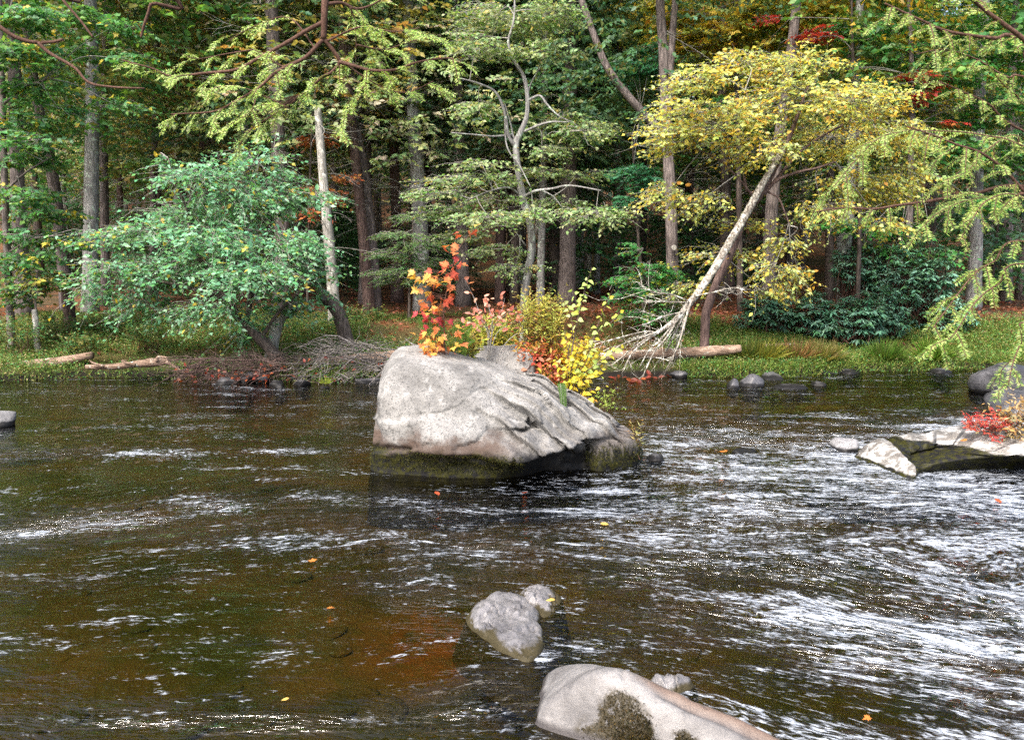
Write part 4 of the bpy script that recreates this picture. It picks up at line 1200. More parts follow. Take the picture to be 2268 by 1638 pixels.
# dead birch hung up on the leaning tree, bare top in the water
base = P(1745, 320, 14.75)
o = thing('dead_birch', Wz(1420, 815, 0.0), 'fallen white birch leaning down to the river, its bare branches fanned in the water', 'tree')
base = np.array(o.location)
b = Buf()
tp = [P(1732, 335, 14.85), P(1690, 405, 14.8), P(1655, 470, 14.75), P(1620, 530, 14.7), P(1573, 609, 14.6), P(1525, 675, 14.5), P(1492, 712, 14.45), P(1455, 738, 14.4)]
sm = smooth_path(tp, 6); k = 14.6 / F
tube(b, sm - base, np.array([12, 15, 17, 18, 17, 15, 12, 7]) * k * .5, 10, None, .06)
link('trunk', b.mesh('trunk', M['birch_bark'], True), o)
fan = [([(1530, 668), (1505, 725), (1490, 770), (1481, 826)], 7), ([(1522, 680), (1488, 745), (1470, 790), (1455, 832)], 7), ([(1505, 700), (1475, 742), (1450, 785), (1428, 828)], 7), ([(1500, 706), (1460, 745), (1430, 785), (1400, 830)], 7),
       ([(1490, 715), (1440, 750), (1405, 790), (1372, 826)], 6), ([(1480, 722), (1425, 752), (1385, 785), (1345, 815)], 6), ([(1470, 730), (1415, 745), (1370, 762), (1330, 790)], 6), ([(1460, 737), (1410, 738), (1365, 745), (1320, 752)], 4),
       ([(1530, 668), (1490, 655), (1450, 640), (1415, 625)], 4), ([(1515, 690), (1470, 700), (1425, 712)], 4), ([(1515, 705), (1500, 760), (1488, 810)], 5), ([(1540, 655), (1580, 650), (1620, 645), (1655, 634)], 4), ([(1530, 670), (1470, 672), (1440, 668)], 4)]
for (px, w_) in fan:
    fb = Buf()
    dy = rng.normal() * .3 - .25
    pts = np.array([P(u, v, 14.45 + dy * i / (len(px) - 1)) for i, (u, v) in enumerate(px)])
    pts[1:] += rng.standard_normal((len(pts) - 1, 3)) * .05
    pts[:, 2] = np.maximum(pts[:, 2], -.06)
    sm = smooth_path(pts, 5)
    tube(fb, sm - base, np.linspace(w_ * k * .42, .9 * k, len(sm)), 6, None, .15)
    n = 15
    idx = rng.integers(3, len(sm), n); st = sm[idx]
    tn = unit(np.gradient(sm, axis=0))[idx]
    en = st + (tn * .55 + rng.standard_normal((n, 3)) * [.5, .4, .4]) * (.12 + .5 * rng.random((n, 1)))
    en[:, 2] = np.maximum(en[:, 2], -.03)
    tubes3(fb, st - base, en - base, .006, .002, .05)
    s2 = st + (en - st) * .6; e2 = s2 + rng.standard_normal((n, 3)) * .12
    tubes3(fb, s2 - base, e2 - base, .003, .0015, 0)
    link('branch', fb.mesh('branch', M['birch_bark'], True), o)
# red leaves caught in the branch tips
red_l = [outline_leaf('leaf', OVAL, c) for c in [(.22, .04, .025), (.15, .04, .025), (.3, .08, .03)]]
def leaf_bunch(u, v, Y, n, spread, label, meshes, size=.11, z=None):
    c = P(u, v, Y) if z is None else Wz(u, v, z)
    o = thing('leaf_bunch', c, label, 'fallen leaves', 'red leaves caught along the waterline')
    p = rng.standard_normal((n, 3)) * [spread, spread * .6, spread * .25] + [0, 0, spread * .2]
    leaf_objs(o, np.zeros(3), meshes, p, rng.standard_normal((n, 3)) * [1, 1, .3], rng.standard_normal((n, 3)) * .5 + [0, -.3, 1], size)
for (u, v, n, lb_) in [(1405, 845, 9, 'largest red leaf bunch drooping in the water under the dead birch branches'), (1368, 838, 5, 'small red leaf bunch left of the largest one under the dead birch'), (1446, 836, 6, 'red leaf bunch at the middle tips of the dead birch'), (1470, 833, 4, 'orange leaf bunch between two birch tips'), (1486, 830, 4, 'red leaf bunch at the right tip of the dead birch')]:
    leaf_bunch(u, v, 14.0, n, .07, lb_, red_l, .12, 0.01)

# forest edge trees with low foliage
hero('maple_tree', 'green maple with tiers of leaves at the left edge of the far bank', 'tree', 15.5, [(22, 725), (18, 600), (10, 400), (5, 200), (0, 0), (-5, -120)], [18, 16, 14, 12, 8, 5], 'brown_bark',
     [([(15, 420), (60, 380), (110, 350)], 6, 2, -.4), ([(18, 560), (70, 530), (140, 520)], 6, 2, -.5), ([(8, 230), (60, 190), (130, 170)], 6, 2, -.3)],
     [(50, 40, 80, 28), (40, 120, 85, 28), (90, 190, 75, 20), (50, 270, 85, 26), (40, 345, 70, 24), (85, 310, 60, 18), (50, 430, 80, 22), (95, 470, 70, 16), (60, 520, 90, 20), (120, 535, 70, 14), (40, 570, 65, 18), (150, 30, 60, 25), (150, 110, 50, 18), (250, 60, 50, 20), (265, 130, 45, 16), (250, 230, 50, 14), (130, 240, 40, 15)],
     900, 10, .10, GREEN + [(.10, .26, .11), (.40, .36, .05)], [2, 3, 3, 3, .7], ([outline_leaf('leaf', MAPLE, c) for c in [(.07, .2, .06), (.11, .26, .08), (.45, .38, .05)]], 120, .11), flat=.93, twig=.45)
hero('sapling', 'low spreading green sapling with yellowing top on the left bank', 'sapling', 15.2, [(85, 722), (80, 690), (78, 640), (84, 600)], [6, 5, 4, 2], 'brown_bark', [], [(85, 600, 55, 18), (60, 625, 60, 18), (110, 625, 45, 18), (50, 660, 50, 20)],
     170, 10, .08, GREEN + OLIVE[1:2] + [(.36, .32, .05)], None, None, flat=.93, twig=.35)
hero('hemlock_sapling', 'feathery green young hemlock left of the red maple sapling', 'sapling', 17.5, [(905, 695), (908, 620), (912, 540), (915, 480)], [7, 6, 4, 2], 'dark_bark', [], [(890, 520, 45, 12), (930, 540, 60, 12), (880, 560, 55, 12), (940, 580, 55, 14), (890, 600, 60, 14), (935, 620, 50, 12), (905, 480, 26, 12), (870, 620, 30, 10)],
     420, 14, .06, [(.07, .17, .06), (.10, .2, .07), (.13, .2, .06)], None, None, flat=.95, twig=.4, aspect=.4)
hero('sapling', 'bright green sapling with yellow lower leaves left of the dead birch', 'sapling', 16.2, [(1440, 720), (1438, 680), (1432, 640), (1425, 600), (1412, 545)], [6, 5, 4, 3, 2], 'dark_bark', [], [(1440, 595, 45, 18), (1410, 620, 50, 18), (1455, 635, 45, 18), (1410, 655, 45, 15), (1413, 555, 10, 22), (1470, 610, 30, 16), (1440, 690, 50, 15)],
     330, 10, .07, [(.06, .26, .07), (.09, .32, .09), (.3, .34, .05)], [3, 3, 1.3], None, flat=.85, twig=.32)
hero('sapling', 'green maple sapling in the shade above the bright green one', 'sapling', 19, [(1425, 700), (1420, 600), (1410, 480), (1400, 300)], [8, 7, 5, 3], 'dark_bark', [], [(1415, 145, 60, 15), (1400, 160, 50, 12), (1410, 385, 45, 22), (1435, 420, 45, 20), (1400, 445, 35, 15), (1440, 110, 35, 15)],
     260, 10, .10, [(.05, .2, .09), (.06, .24, .12)], None, None, flat=.9, twig=.4)
hero('maple_tree', 'yellow maple behind the top of the leaning yellow tree', 'tree', 19.5, [(1640, 700), (1636, 400), (1630, 100), (1625, -80)], [14, 12, 9, 5], 'dark_bark', [], [(1545, 30, 70, 30), (1590, 80, 70, 25), (1530, 90, 50, 25), (1690, 20, 70, 25), (1780, 15, 60, 20), (1640, 60, 60, 20), (1750, 60, 50, 18), (1690, 105, 60, 14), (1500, 0, 60, 30)],
     620, 10, .13, [(.45, .40, .05), (.50, .36, .04), (.30, .36, .06), (.42, .2, .04)], [3, 2, 3, .5], None, flat=.93, twig=.55)
hero('maple_tree', 'maple with a few scarlet leaf sprays above the yellow crown', 'tree', 17.6, [(1900, 700), (1905, 400), (1890, 150), (1885, -60)], [10, 9, 6, 3], 'dark_bark', [], [(1830, 72, 32, 16), (1800, 85, 25, 8), (2010, 165, 40, 10), (2060, 178, 30, 12), (2025, 215, 20, 16), (1720, 40, 20, 8), (2090, 270, 14, 6)],
     110, 9, .10, [(.42, .04, .03), (.35, .05, .04), (.45, .16, .05)], [3, 2, 1.4], None, flat=.9, twig=.35)
hero('maple_tree', 'bright green maple on the far bank behind the hanging hemlock tips', 'tree', 18.2, [(2010, 690), (2015, 450), (2020, 200), (2010, -60)], [16, 14, 11, 6], 'brown_bark', [],
     [(1930, 60, 80, 30), (2010, 120, 90, 30), (2100, 60, 100, 35), (2120, 160, 90, 30), (2200, 110, 80, 35), (2210, 230, 80, 30), (2130, 260, 80, 25), (2080, 330, 70, 25), (2200, 340, 80, 26), (1960, 180, 50, 18), (1930, 500, 65, 16), (1880, 490, 50, 12), (2060, 560, 60, 13), (1990, 545, 50, 12), (2000, 500, 45, 10), (2160, 450, 70, 18)],
     900, 10, .11, [(.05, .22, .05), (.08, .28, .06), (.10, .2, .05), (.3, .3, .05)], [3, 3, 2, .7], None, flat=.93, twig=.45)
hero('maple_tree', 'small tree with thin orange leaf sprays beside the pale dead trunk', 'tree', 18.4, [(680, 700), (684, 500), (690, 300), (700, 180)], [6, 5, 4, 2], 'dark_bark', [], [(690, 308, 42, 9), (715, 300, 30, 8), (700, 420, 40, 10), (725, 440, 30, 10), (690, 470, 35, 12), (745, 390, 25, 8)],
     120, 9, .085, [(.38, .11, .04), (.42, .2, .06), (.3, .1, .05)], None, None, flat=.92, twig=.35)

# ------------------------------------------------------------------ rhododendrons, low bushes
rho = [outline_leaf('leaf', LANCE, c, .06, .18, 'gloss_leaf') for c in RHODO + [(.10, .2, .15)]]
def rhododendron(u, v, ru, rv, Y, label, nros, nsingle=60):
    c, r_ = box_clump(u, v, ru, rv, Y)
    base = np.array([c[0], Y, gz(c[0], Y)])
    o = thing('rhododendron', base, label, 'bush', 'rhododendrons on the far bank')
    tb, lb = Buf(), Buf()
    d = unit(rng.standard_normal((nros, 3))); d[:, 1] -= .25; d = unit(d)
    bump_ = 1 + .22 * vnoise(d * 2.3 + u)
    hub = c + d * r_ * ((.45 + .55 * rng.random((nros, 1)) ** .6) * bump_[:, None])
    st = base + rng.standard_normal((nros, 3)) * [.18, .18, .02] + (hub - base) * [[.35, .35, .25]]
    tubes3(tb, st - base, hub - base, .009, .004, -.08)
    for j in range(7): tubes3(tb, rng.standard_normal((1, 3)) * .08, (hub[j] - base)[None] * .8, .02, .008, -.1)
    m = 8
    a = rng.random((nros, 1)) * 6.28 + np.arange(m) * 2 * math.pi / m
    ax = np.stack([np.cos(a), np.sin(a), -.35 + .3 * rng.standard_normal((nros, m))], -1) + d[:, None] * .35
    nr = np.stack([-np.cos(a) * -.3, np.sin(a) * .3, 1 + 0 * a], -1) + d[:, None] * .3
    pos = np.repeat(hub[:, None], m, 1) + .01 * rng.standard_normal((nros, m, 3))
    cols = np.repeat(palette(RHODO, nros, .2), m, 0) * (1 + .15 * rng.standard_normal((nros * m, 1)))
    leaves(lb, pos.reshape(-1, 3) - base, ax.reshape(-1, 3), nr.reshape(-1, 3), .13 + .05 * rng.random(nros * m), .042, cols.clip(.01, .6))
    link('stem', tb.mesh('stem', M['brown_twig'], True), o)
    tag(link('foliage', lb.mesh('foliage', M['gloss_leaf']), o), kind='stuff')
    f_ = np.argsort(pos[:, 0, 1])[:nsingle // 4]
    pp = np.repeat(hub[f_], 4, 0) + [0, -.03, .01]; aa = rng.random(len(pp)) * 6.28
    leaf_objs(o, base, rho, pp, np.stack([np.cos(aa), np.sin(aa) - .3, -.3 + 0 * aa], -1), np.array([[0, -.3, 1.0]]) + .3 * rng.standard_normal((len(pp), 3)), .17)
for args in [(2010, 615, 100, 82, 18.0, 'tallest rhododendron, a dark rounded mass under the trees on the right', 520, 100), (1800, 700, 75, 52, 17.0, 'rhododendron left of the tallest one in front of the leaning grey trunk', 260, 60),
             (1690, 690, 62, 46, 17.0, 'leftmost rhododendron beside the yellow tree trunk', 200, 60), (1890, 710, 80, 55, 16.6, 'pale leaved rhododendron reaching down to the grass, middle of the group', 300, 80),
             (1950, 690, 70, 55, 17.2, 'rhododendron under the right side of the tallest one', 230, 60), (2090, 700, 70, 50, 17.6, 'low dark rhododendron at the right end of the group', 180, 40), (1900, 590, 60, 55, 18.4, 'rhododendron shoulder behind the leaning grey trunk', 200, 40)]:
    rhododendron(*args)

def bush(u, v, ru, rv, Y, label, n, per, size, cols, weights=None, name='shrub', cat='shrub', group=None, twig=.22, aspect=.5, flat=.2, droop=-.35, stems=14, tmat='brown_twig', zbase=None, single=None):
    c, r_ = box_clump(u, v, ru, rv, Y)
    zb = gz(c[0], Y) if zbase is None else zbase
    base = np.array([c[0], Y, zb])
    o = thing(name, base, label, cat, group)
    lb, tb = Buf(), Buf()
    st = sprays(lb, tb, c, r_, n, per, twig, size, cols, weights, away=base, flat=flat, droop=droop, aspect=aspect, tw_r=.0025)
    m = st[rng.choice(n, min(stems, n), False)]
    tubes3(tb, base + rng.standard_normal((len(m), 3)) * [r_[0] * .35, r_[1] * .3, 0], m, .006, .003, -.05, segs=4)
    link('stem', tb.mesh('stem', M[tmat], True, origin=base), o)
    tag(link('foliage', lb.mesh('foliage', M['leaf'], origin=base), o), kind='stuff')
    if single: front_leaves(o, base, single[0], [(c, r_)], single[1], single[2])
    return o
gb = 'low bushes on the left bank'
for a in [(40, 745, 60, 30, 15.0, 'olive green bush at the left edge of the bank'), (120, 735, 55, 26, 15.8, 'olive bush second from the left edge'), (240, 725, 60, 24, 16.5, 'olive bush under the left tip of the teal tree'), (330, 745, 50, 18, 15.6, 'low green bush in front of the rotten stump grass'), (180, 770, 45, 18, 14.6, 'fern green bush behind the left log'), (800, 700, 60, 16, 17.5, 'low bush at the foot of the close pair of trunks'), (1420, 700, 60, 22, 16.8, 'dark green bush behind the dead birch fan'), (1480, 690, 40, 20, 17, 'small dark bush under the forked tree')]:
    bush(*a, 130, 10, .05, OLIVE + GREEN[:2] + [(.14, .17, .05)], None, 'bush', 'bush', gb if a[0] < 400 else None)
bush(1730, 655, 40, 16, 17.4, 'bush with rusty orange leaves behind the leftmost rhododendron', 60, 9, .06, [(.34, .12, .04), (.28, .16, .05), (.14, .17, .04)])

# ------------------------------------------------------------------ grass and leaf litter
def grass(name, xs, ys, h, cols, weights=None, lean=.5, wdt=.012, dy=None):
    n = len(xs)
    z = ground(xs, ys)
    ax = rng.standard_normal((n, 3)) * lean; ax[:, 2] = 1
    if dy is not None: ax[:, 1] += dy
    lb = Buf()
    leaves(lb, np.stack([xs, ys, z - .01], 1), ax, rng.standard_normal((n, 3)) + [0, -1, .2], h * (.5 + .8 * rng.random(n)), wdt * (.7 + .6 * rng.random(n)), palette(cols, n, .22, weights), .05)
    tag(link(name, lb.mesh(name, M['grass'])), kind='stuff')
def scatter(n, x0, x1, f0, f1, dens=None):
    x = x0 + (x1 - x0) * rng.random(n * 2); fy = f0 + (f1 - f0) * rng.random(n * 2)
    y = bank_y(x) + fy
    q = np.stack([x, y, 0 * x], 1)
    m = fbm(q * .8 + 3, 3) > -.22 + .35 * (rng.random(len(x)) - .5)
    x, y = x[m][:n], y[m][:n]
    return x, y
GR = [(.10, .16, .035), (.15, .21, .05), (.07, .13, .035), (.22, .24, .08)]
x, y = scatter(42000, -11, 0.4, .05, 5.0); grass('grass', x, y, .15, GR + [(.26, .2, .09)], [3, 3, 2, 1.6, .7], .75)
x, y = scatter(30000, -10.5, 0.2, .0, 3.5)
x2, y2 = scatter(22000, 3.0, 12.5, .0, 3.6); x, y = np.concatenate([x, x2]), np.concatenate([y, y2])
lb = Buf(); n = len(x)
leaves(lb, np.stack([x, y, ground(x, y) + .03 + .14 * rng.random(n)], 1), rng.standard_normal((n, 3)), rng.standard_normal((n, 3)) * .5 + [0, -.3, 1], .035 + .025 * rng.random(n), .022, palette(GR + GREEN + [(.3, .26, .12)], n, .2), .1)
tag(link('weeds', lb.mesh('weeds', M['grass'])), kind='stuff')
x, y = scatter(42000, 3.0, 12.5, .0, 3.2); grass('grass', x, y, .17, [(.11, .20, .035), (.17, .25, .05), (.26, .27, .07), (.07, .13, .03)], [3, 3, 1.6, 2], .8, .013, -.2)
x, y = scatter(9000, 0.5, 5, 0.3, 4.0); grass('grass', x, y, .13, GR + [(.2, .12, .06)], None, .8)
# tufts hanging over the right edge
for (u, v, Y, lb_, cols) in [(1690, 790, 15.0, 'yellowish grass tussock hanging over the water at the end of the right log', [(.26, .26, .05), (.16, .2, .04)]), (1650, 790, 15.1, 'green grass tussock beside the right log end', GR), (1820, 790, 15.3, 'straw coloured tussock above the rounded stone', [(.34, .3, .12), (.2, .22, .05)]),
                            (1760, 795, 15.2, 'grass tussock with dead blades between the two yellow ones', [(.34, .2, .1), (.18, .2, .05)]), (1960, 800, 15.4, 'bright green tussock leaning to the water, middle of the right bank', GR[:2] + [(.12, .26, .04)]), (2060, 795, 15.5, 'bright green tussock nearer the dark boulder', [(.10, .24, .03), (.2, .27, .05)]), (722, 845, 13.0, 'little yellow green grass tuft on a stone in the water', [(.3, .36, .06), (.2, .28, .05)])]:
    c = P(u, v, Y); zb = gz(c[0], Y) if Y > 13.5 else .06
    o = thing('grass_tussock', (c[0], Y, zb), lb_, 'grass tussock')
    n = 420 if Y > 13.5 else 60
    s_ = 1.0 if Y > 13.5 else .3
    bl = Buf(); a = rng.random(n) * 6.28; out = rng.random(n) * .9
    ax = np.stack([np.cos(a) * out, np.sin(a) * out - .35, .9 - .5 * out], 1)
    leaves(bl, np.stack([np.cos(a), np.sin(a), 0 * a], 1) * (.18 * s_ * rng.random((n, 1)) ** .5), ax, rng.standard_normal((n, 3)) * .4 + [0, -.6, .6], (.28 + .25 * rng.random(n)) * s_, .014 * (s_ + .3), palette(cols, n, .2), .05)
    tag(link('blade', bl.mesh('blade', M['grass']), o), kind='stuff')
x = -13 + 27 * rng.random(26000); y = bank_y(x) + 1.5 + 20 * rng.random(26000) ** 1.3
keep = rng.random(26000) < np.where(x < -.5, .35, 1.0); x, y = x[keep], y[keep]; n = len(x)
lb = Buf(); leaves(lb, np.stack([x, y, ground(x, y) + .02 + .03 * rng.random(n)], 1), rng.standard_normal((n, 3)) * [1, 1, .35], rng.standard_normal((n, 3)) * .45 + [0, 0, 1], .09 + .05 * rng.random(n), .06, palette([(.28, .09, .06), (.22, .075, .05), (.33, .15, .08), (.15, .06, .04)], n, .2), .2)
tag(link('leaf_litter', lb.mesh('leaf_litter', M['leaf'])), kind='stuff')
#@PART5
# ------------------------------------------------------------------ logs and driftwood
def log(px, Y, w, label, name='log', mat='log_wood', broken=(), dz=0.0):
    pts = np.array([P(u, v, Y if np.isscalar(Y) else Y[i]) for i, (u, v) in enumerate(px)]) + [0, 0, dz]
    base = pts.mean(0)
    k = base[1] / F
    o = thing(name, base, label, 'log' if name == 'log' else 'driftwood')
    b = Buf(); sm = smooth_path(pts, 6)
    tube(b, sm - base, np.interp(np.linspace(0, 1, len(sm)), np.linspace(0, 1, len(w)), w) * k * .5, 12, None, .10)
    link('trunk', b.mesh('trunk', M[mat], True), o)
    for (bp, bw) in broken:
        bb = Buf(); q_ = np.array([P(u, v, base[1] - .1) for u, v in bp])
        tube(bb, smooth_path(q_, 5) - base, np.linspace(bw, bw * .25, 8) * k * .5, 7, None, .12)
        link('branch', bb.mesh('branch', M[mat], True), o)
    return o
log([(-60, 826), (40, 812), (120, 802), (205, 786)], 14.4, [24, 24, 22, 16], 'long reddish log lying on the grass at the left edge of the bank')
log([(190, 812), (250, 812), (300, 806), (335, 803), (372, 800)], 13.9, [9, 14, 15, 20, 14], 'grey twisted driftwood branch lying near the water on the left bank', 'driftwood', 'log_wood',
    [([(230, 811), (205, 803), (198, 796)], 7), ([(300, 808), (270, 800), (282, 798)], 7), ([(368, 800), (392, 815), (430, 838)], 8), ([(345, 800), (352, 790), (375, 792)], 9)])
log([(640, 812), (760, 800), (860, 790), (962, 778)], 14.3, [20, 26, 28, 30], 'log lying along the bank behind the great boulder', mat='log_wood')
log([(1330, 790), (1420, 785), (1520, 781), (1600, 776), (1640, 772)], 14.75, [18, 22, 24, 24, 18], 'long log on the bank passing under the dead birch branches', mat='log_wood')
log([(1640, 770), (1690, 767), (1760, 763)], 15.4, [10, 11, 8], 'thin pale log behind the yellow grass tussock')
log([(1340, 752), (1420, 750), (1500, 756)], 16.5, [9, 11, 8], 'thin reddish branch lying in the leaf litter behind the birch fan')
# undercut root mass, left
def roots(u0, u1, v0, v1, Y, n, label, mat, name='root_mass', cat='roots', nl=60, L=(.3, 1.1), r=.012, side=-1):
    c = P((u0 + u1) / 2, v1, Y); c[2] = 0
    o = thing(name, c, label, cat)
    k = Y / F
    b = Buf()
    W_ = (u1 - u0) * k; H = (v1 - v0) * k
    st = np.stack([W_ * (rng.random(n) - .5) + .2 * W_ * -side * rng.random(n), .35 * (rng.random(n) - .4), .05 + H * rng.random(n)], 1)
    ln = L[0] + (L[1] - L[0]) * rng.random(n)
    dv = unit(np.stack([side * (0.3 + .6 * rng.random(n)) * np.where(rng.random(n) < .25, -1, 1), -.25 + .4 * rng.standard_normal(n), -.05 + .38 * rng.standard_normal(n)], 1))
    en = st + dv * ln[:, None]; en[:, 2] = np.clip(en[:, 2], -.08, H * 1.3)
    rr = r * (.4 + 1.2 * rng.random(n) ** 2)
    tubes3(b, st, en, rr, rr * .3, .05, segs=5)
    m = 3
    s2 = st[:, None] + (en - st)[:, None] * (.2 + .7 * rng.random((n, m, 1)))
    e2 = s2 + (dv[:, None] + rng.standard_normal((n, m, 3)) * .7) * .18
    tubes3(b, s2.reshape(-1, 3), e2.reshape(-1, 3), r * .35, r * .12, .1, segs=2)
    link('root' if name == 'root_mass' else 'twig', b.mesh('root', M[mat], True), o)['kind'] = 'stuff'
    if nl:
        p = np.stack([W_ * (rng.random(nl) - .5), -.15 - .2 * rng.random(nl), .03 + H * .75 * rng.random(nl) ** 1.6], 1)
        leaf_objs(o, np.zeros(3), red_l, p, rng.standard_normal((nl, 3)) * [1, .6, .5], rng.standard_normal((nl, 3)) * .5 + [0, -.7, .7], .075)
roots(400, 620, 800, 845, 13.75, 170, 'tangle of red brown roots and leaves under the left bank edge', 'red_bark')
roots(560, 700, 790, 840, 13.85, 60, 'dark root plate at the foot of the leaning teal tree', 'dark_bark', nl=14, L=(.2, .6), side=1)
roots(680, 900, 768, 840, 13.8, 150, 'brush pile of bare grey branches between the teal tree and the boulder', 'brush_twig', 'brush_pile', 'brush pile', 26, (.3, 1.3), .013, -1)

# ------------------------------------------------------------------ plants on the great boulder
maple_cols = [(.58, .19, .07), (.62, .33, .08), (.50, .10, .06), (.64, .42, .09), (.45, .06, .07), (.62, .28, .12)]
maple_l = [outline_leaf('leaf', MAPLE, c, .10, .22) for c in maple_cols]
Ym = 8.35
mp = np.array([P(u, v, Ym) for u, v in [(985, 806), (984, 740), (983, 690), (990, 640), (1005, 580), (1020, 545), (1045, 515), (1066, 496)]])
mb = mp[0].copy(); mb[2] = boulder_top(mp[0][0], Ym) - .03; mp[0] = mb
o = thing('maple_sapling', mb, 'red and orange maple sapling growing out of the top of the great boulder', 'sapling')
b = Buf(); tube(b, smooth_path(mp, 6) - mb, [.009, .003], 6); link('stem', b.mesh('stem', M['brown_twig'], True), o)
pos, ax, nr, sz, tubes_ = [], [], [], [], ([], [])
sm = smooth_path(mp, 8)
LC = [((1063, 499), 1, 6, [3]), ((1038, 522), 3, 14, [0, 2, 5]), ((1000, 562), 5, 20, [2, 0, 4]), ((1015, 588), 4, 15, [2, 0]), ((915, 602), 1, 5, [1]), ((945, 612), 5, 22, [3, 1]), ((930, 632), 5, 22, [1, 3]), ((965, 630), 5, 18, [0, 1]), ((985, 618), 6, 20, [0, 2, 1]), ((995, 600), 4, 16, [0, 2]),
      ((950, 670), 6, 22, [2, 5, 0]), ((975, 668), 6, 18, [1, 0, 2]), ((965, 692), 6, 20, [0, 1, 2]), ((990, 655), 3, 12, [2]), ((945, 695), 3, 14, [4, 2]), ((985, 712), 3, 14, [4, 2]), ((955, 712), 3, 14, [2, 4]), ((975, 738), 7, 22, [0, 2, 5]), ((955, 752), 8, 22, [1, 0, 3]), ((990, 755), 8, 24, [1, 3, 0]), ((965, 775), 8, 24, [3, 1, 0]), ((1003, 735), 3, 14, [0, 5]), ((945, 770), 4, 16, [0, 1])]
kidx = []
for (u, v), n, sp, ci in LC:
    for j in range(int(n * 1.5)):
        q_ = P(u + rng.normal() * sp * .8, v + rng.normal() * sp * .55, Ym + rng.normal() * .11)
        dd = np.linalg.norm(sm - q_, axis=1); dd[sm[:, 2] > q_[2] + .02] += 1
        s0 = sm[np.argmin(dd)]
        out = q_ - s0
        tubes_[0].append(s0); tubes_[1].append(q_)
        a_ = out * [1, 1, .3] + rng.normal(size=3) * .12 - [0, .03, .10]
        pos.append(q_); ax.append(a_); nr.append(np.array([rng.normal() * .6, -.35 + rng.normal() * .5, .8])); sz.append(.064 + .034 * rng.random()); kidx.append(int(rng.choice(ci)))
tb = Buf(); tubes3(tb, np.array(tubes_[0]) - mb, np.array(tubes_[1]) - mb, .0022, .0012, -.06, segs=3)
link('leaf_stalk', tb.mesh('leaf_stalk', M['brown_twig'], True), o)['kind'] = 'stuff'
leaf_objs(o, mb, lambda i: maple_l[kidx[i]], np.array(pos), np.array(ax), np.array(nr), np.array(sz))

heart_cols = [(.62, .55, .05), (.50, .55, .10), (.40, .55, .16), (.66, .48, .05), (.5, .58, .25), (.62, .30, .06)]
heart_l = [outline_leaf('leaf', HEART, c, .10, .15) for c in heart_cols]
Yh = 8.75
sb_ = P(1262, 872, Yh); sb_[2] = max(.18, sb_[2] - .1)
o = thing('young_birch', sb_, 'sapling with rows of heart shaped yellow green leaves behind the boulder', 'sapling')
b = Buf(); pos, ax, nr, sz, ki = [], [], [], [], []
ST = [([(1265, 800), (1275, 729), (1287, 674), (1293, 649), (1302, 621), (1311, 592)], 0, (.35, 1), 18, [1, 2, 4]), ([(1282, 830), (1299, 797), (1324, 735), (1358, 710), (1374, 688)], -.1, (.25, 1), 18, [1, 2, 0]),
      ([(1275, 820), (1296, 790), (1308, 766), (1327, 711), (1342, 674), (1359, 637)], .05, (.3, 1), 18, [1, 0, 2, 4]), ([(1258, 790), (1268, 735), (1262, 690), (1247, 668)], 0, (.55, 1), 8, [2, 4, 1]), ([(1266, 780), (1276, 720), (1276, 670), (1268, 638)], .1, (.6, 1), 7, [4, 2]),
      ([(1280, 840), (1296, 824), (1342, 790), (1378, 762)], -.15, (.2, 1), 18, [0, 1, 2]), ([(1275, 880), (1290, 872), (1312, 864), (1350, 852)], -.2, (.1, 1), 14, [3, 5, 0]), ([(1270, 885), (1300, 880), (1320, 888)], -.2, (.2, 1), 8, [3, 5]), ([(1268, 830), (1258, 770), (1250, 730)], .1, (.3, 1), 14, [0, 1, 3]),
      ([(1262, 850), (1270, 800), (1285, 760)], -.1, (.1, 1), 20, [0, 0, 3]), ([(1260, 850), (1240, 810), (1228, 790)], 0, (.2, 1), 12, [0, 3, 4]), ([(1268, 850), (1300, 810), (1322, 775)], .1, (.1, 1), 18, [0, 3]), ([(1262, 860), (1255, 830), (1262, 790)], -.1, (.1, 1), 18, [0, 1]), ([(1270, 855), (1310, 835), (1335, 815)], -.1, (.1, 1), 14, [0, 3]), ([(1265, 870), (1275, 840), (1288, 815)], -.2, (0, 1), 16, [0, 3, 1])]
for px, dy, (t0, t1), n, ci in ST:
    pts = np.array([sb_ + [0, 0, -.02]] + [P(u, v, Yh + dy * (i + 1) / len(px)) for i, (u, v) in enumerate(px)])
    s_ = smooth_path(pts, 8)
    tube(b, s_ - sb_, [.007, .0018], 5)
    tn = unit(np.gradient(s_, axis=0))
    for j in range(n):
        t = t0 + (t1 - t0) * (j + .5) / n
        f_ = t * (len(s_) - 1); i0 = int(f_); p_ = s_[min(i0, len(s_) - 1)]
        sd = np.array([1 if j % 2 else -1, rng.normal() * .6, 0])
        pos.append(p_ + sd * .012); ax.append(tn[i0] * .25 + sd * .6 + [0, -.1, -.35] + rng.normal(size=3) * .25); nr.append(np.array([sd[0] * .5 + rng.normal() * .4, -.6 + rng.normal() * .3, .5 + rng.normal() * .4])); sz.append(.057 * (.75 + .5 * rng.random()) * (1.1 if t < .9 else .8)); ki.append(int(rng.choice(ci)))
link('stem', b.mesh('stem', M['red_bark'], True), o)
leaf_objs(o, sb_, lambda i: heart_l[ki[i]], np.array(pos), np.array(ax), np.array(nr), np.array(sz))

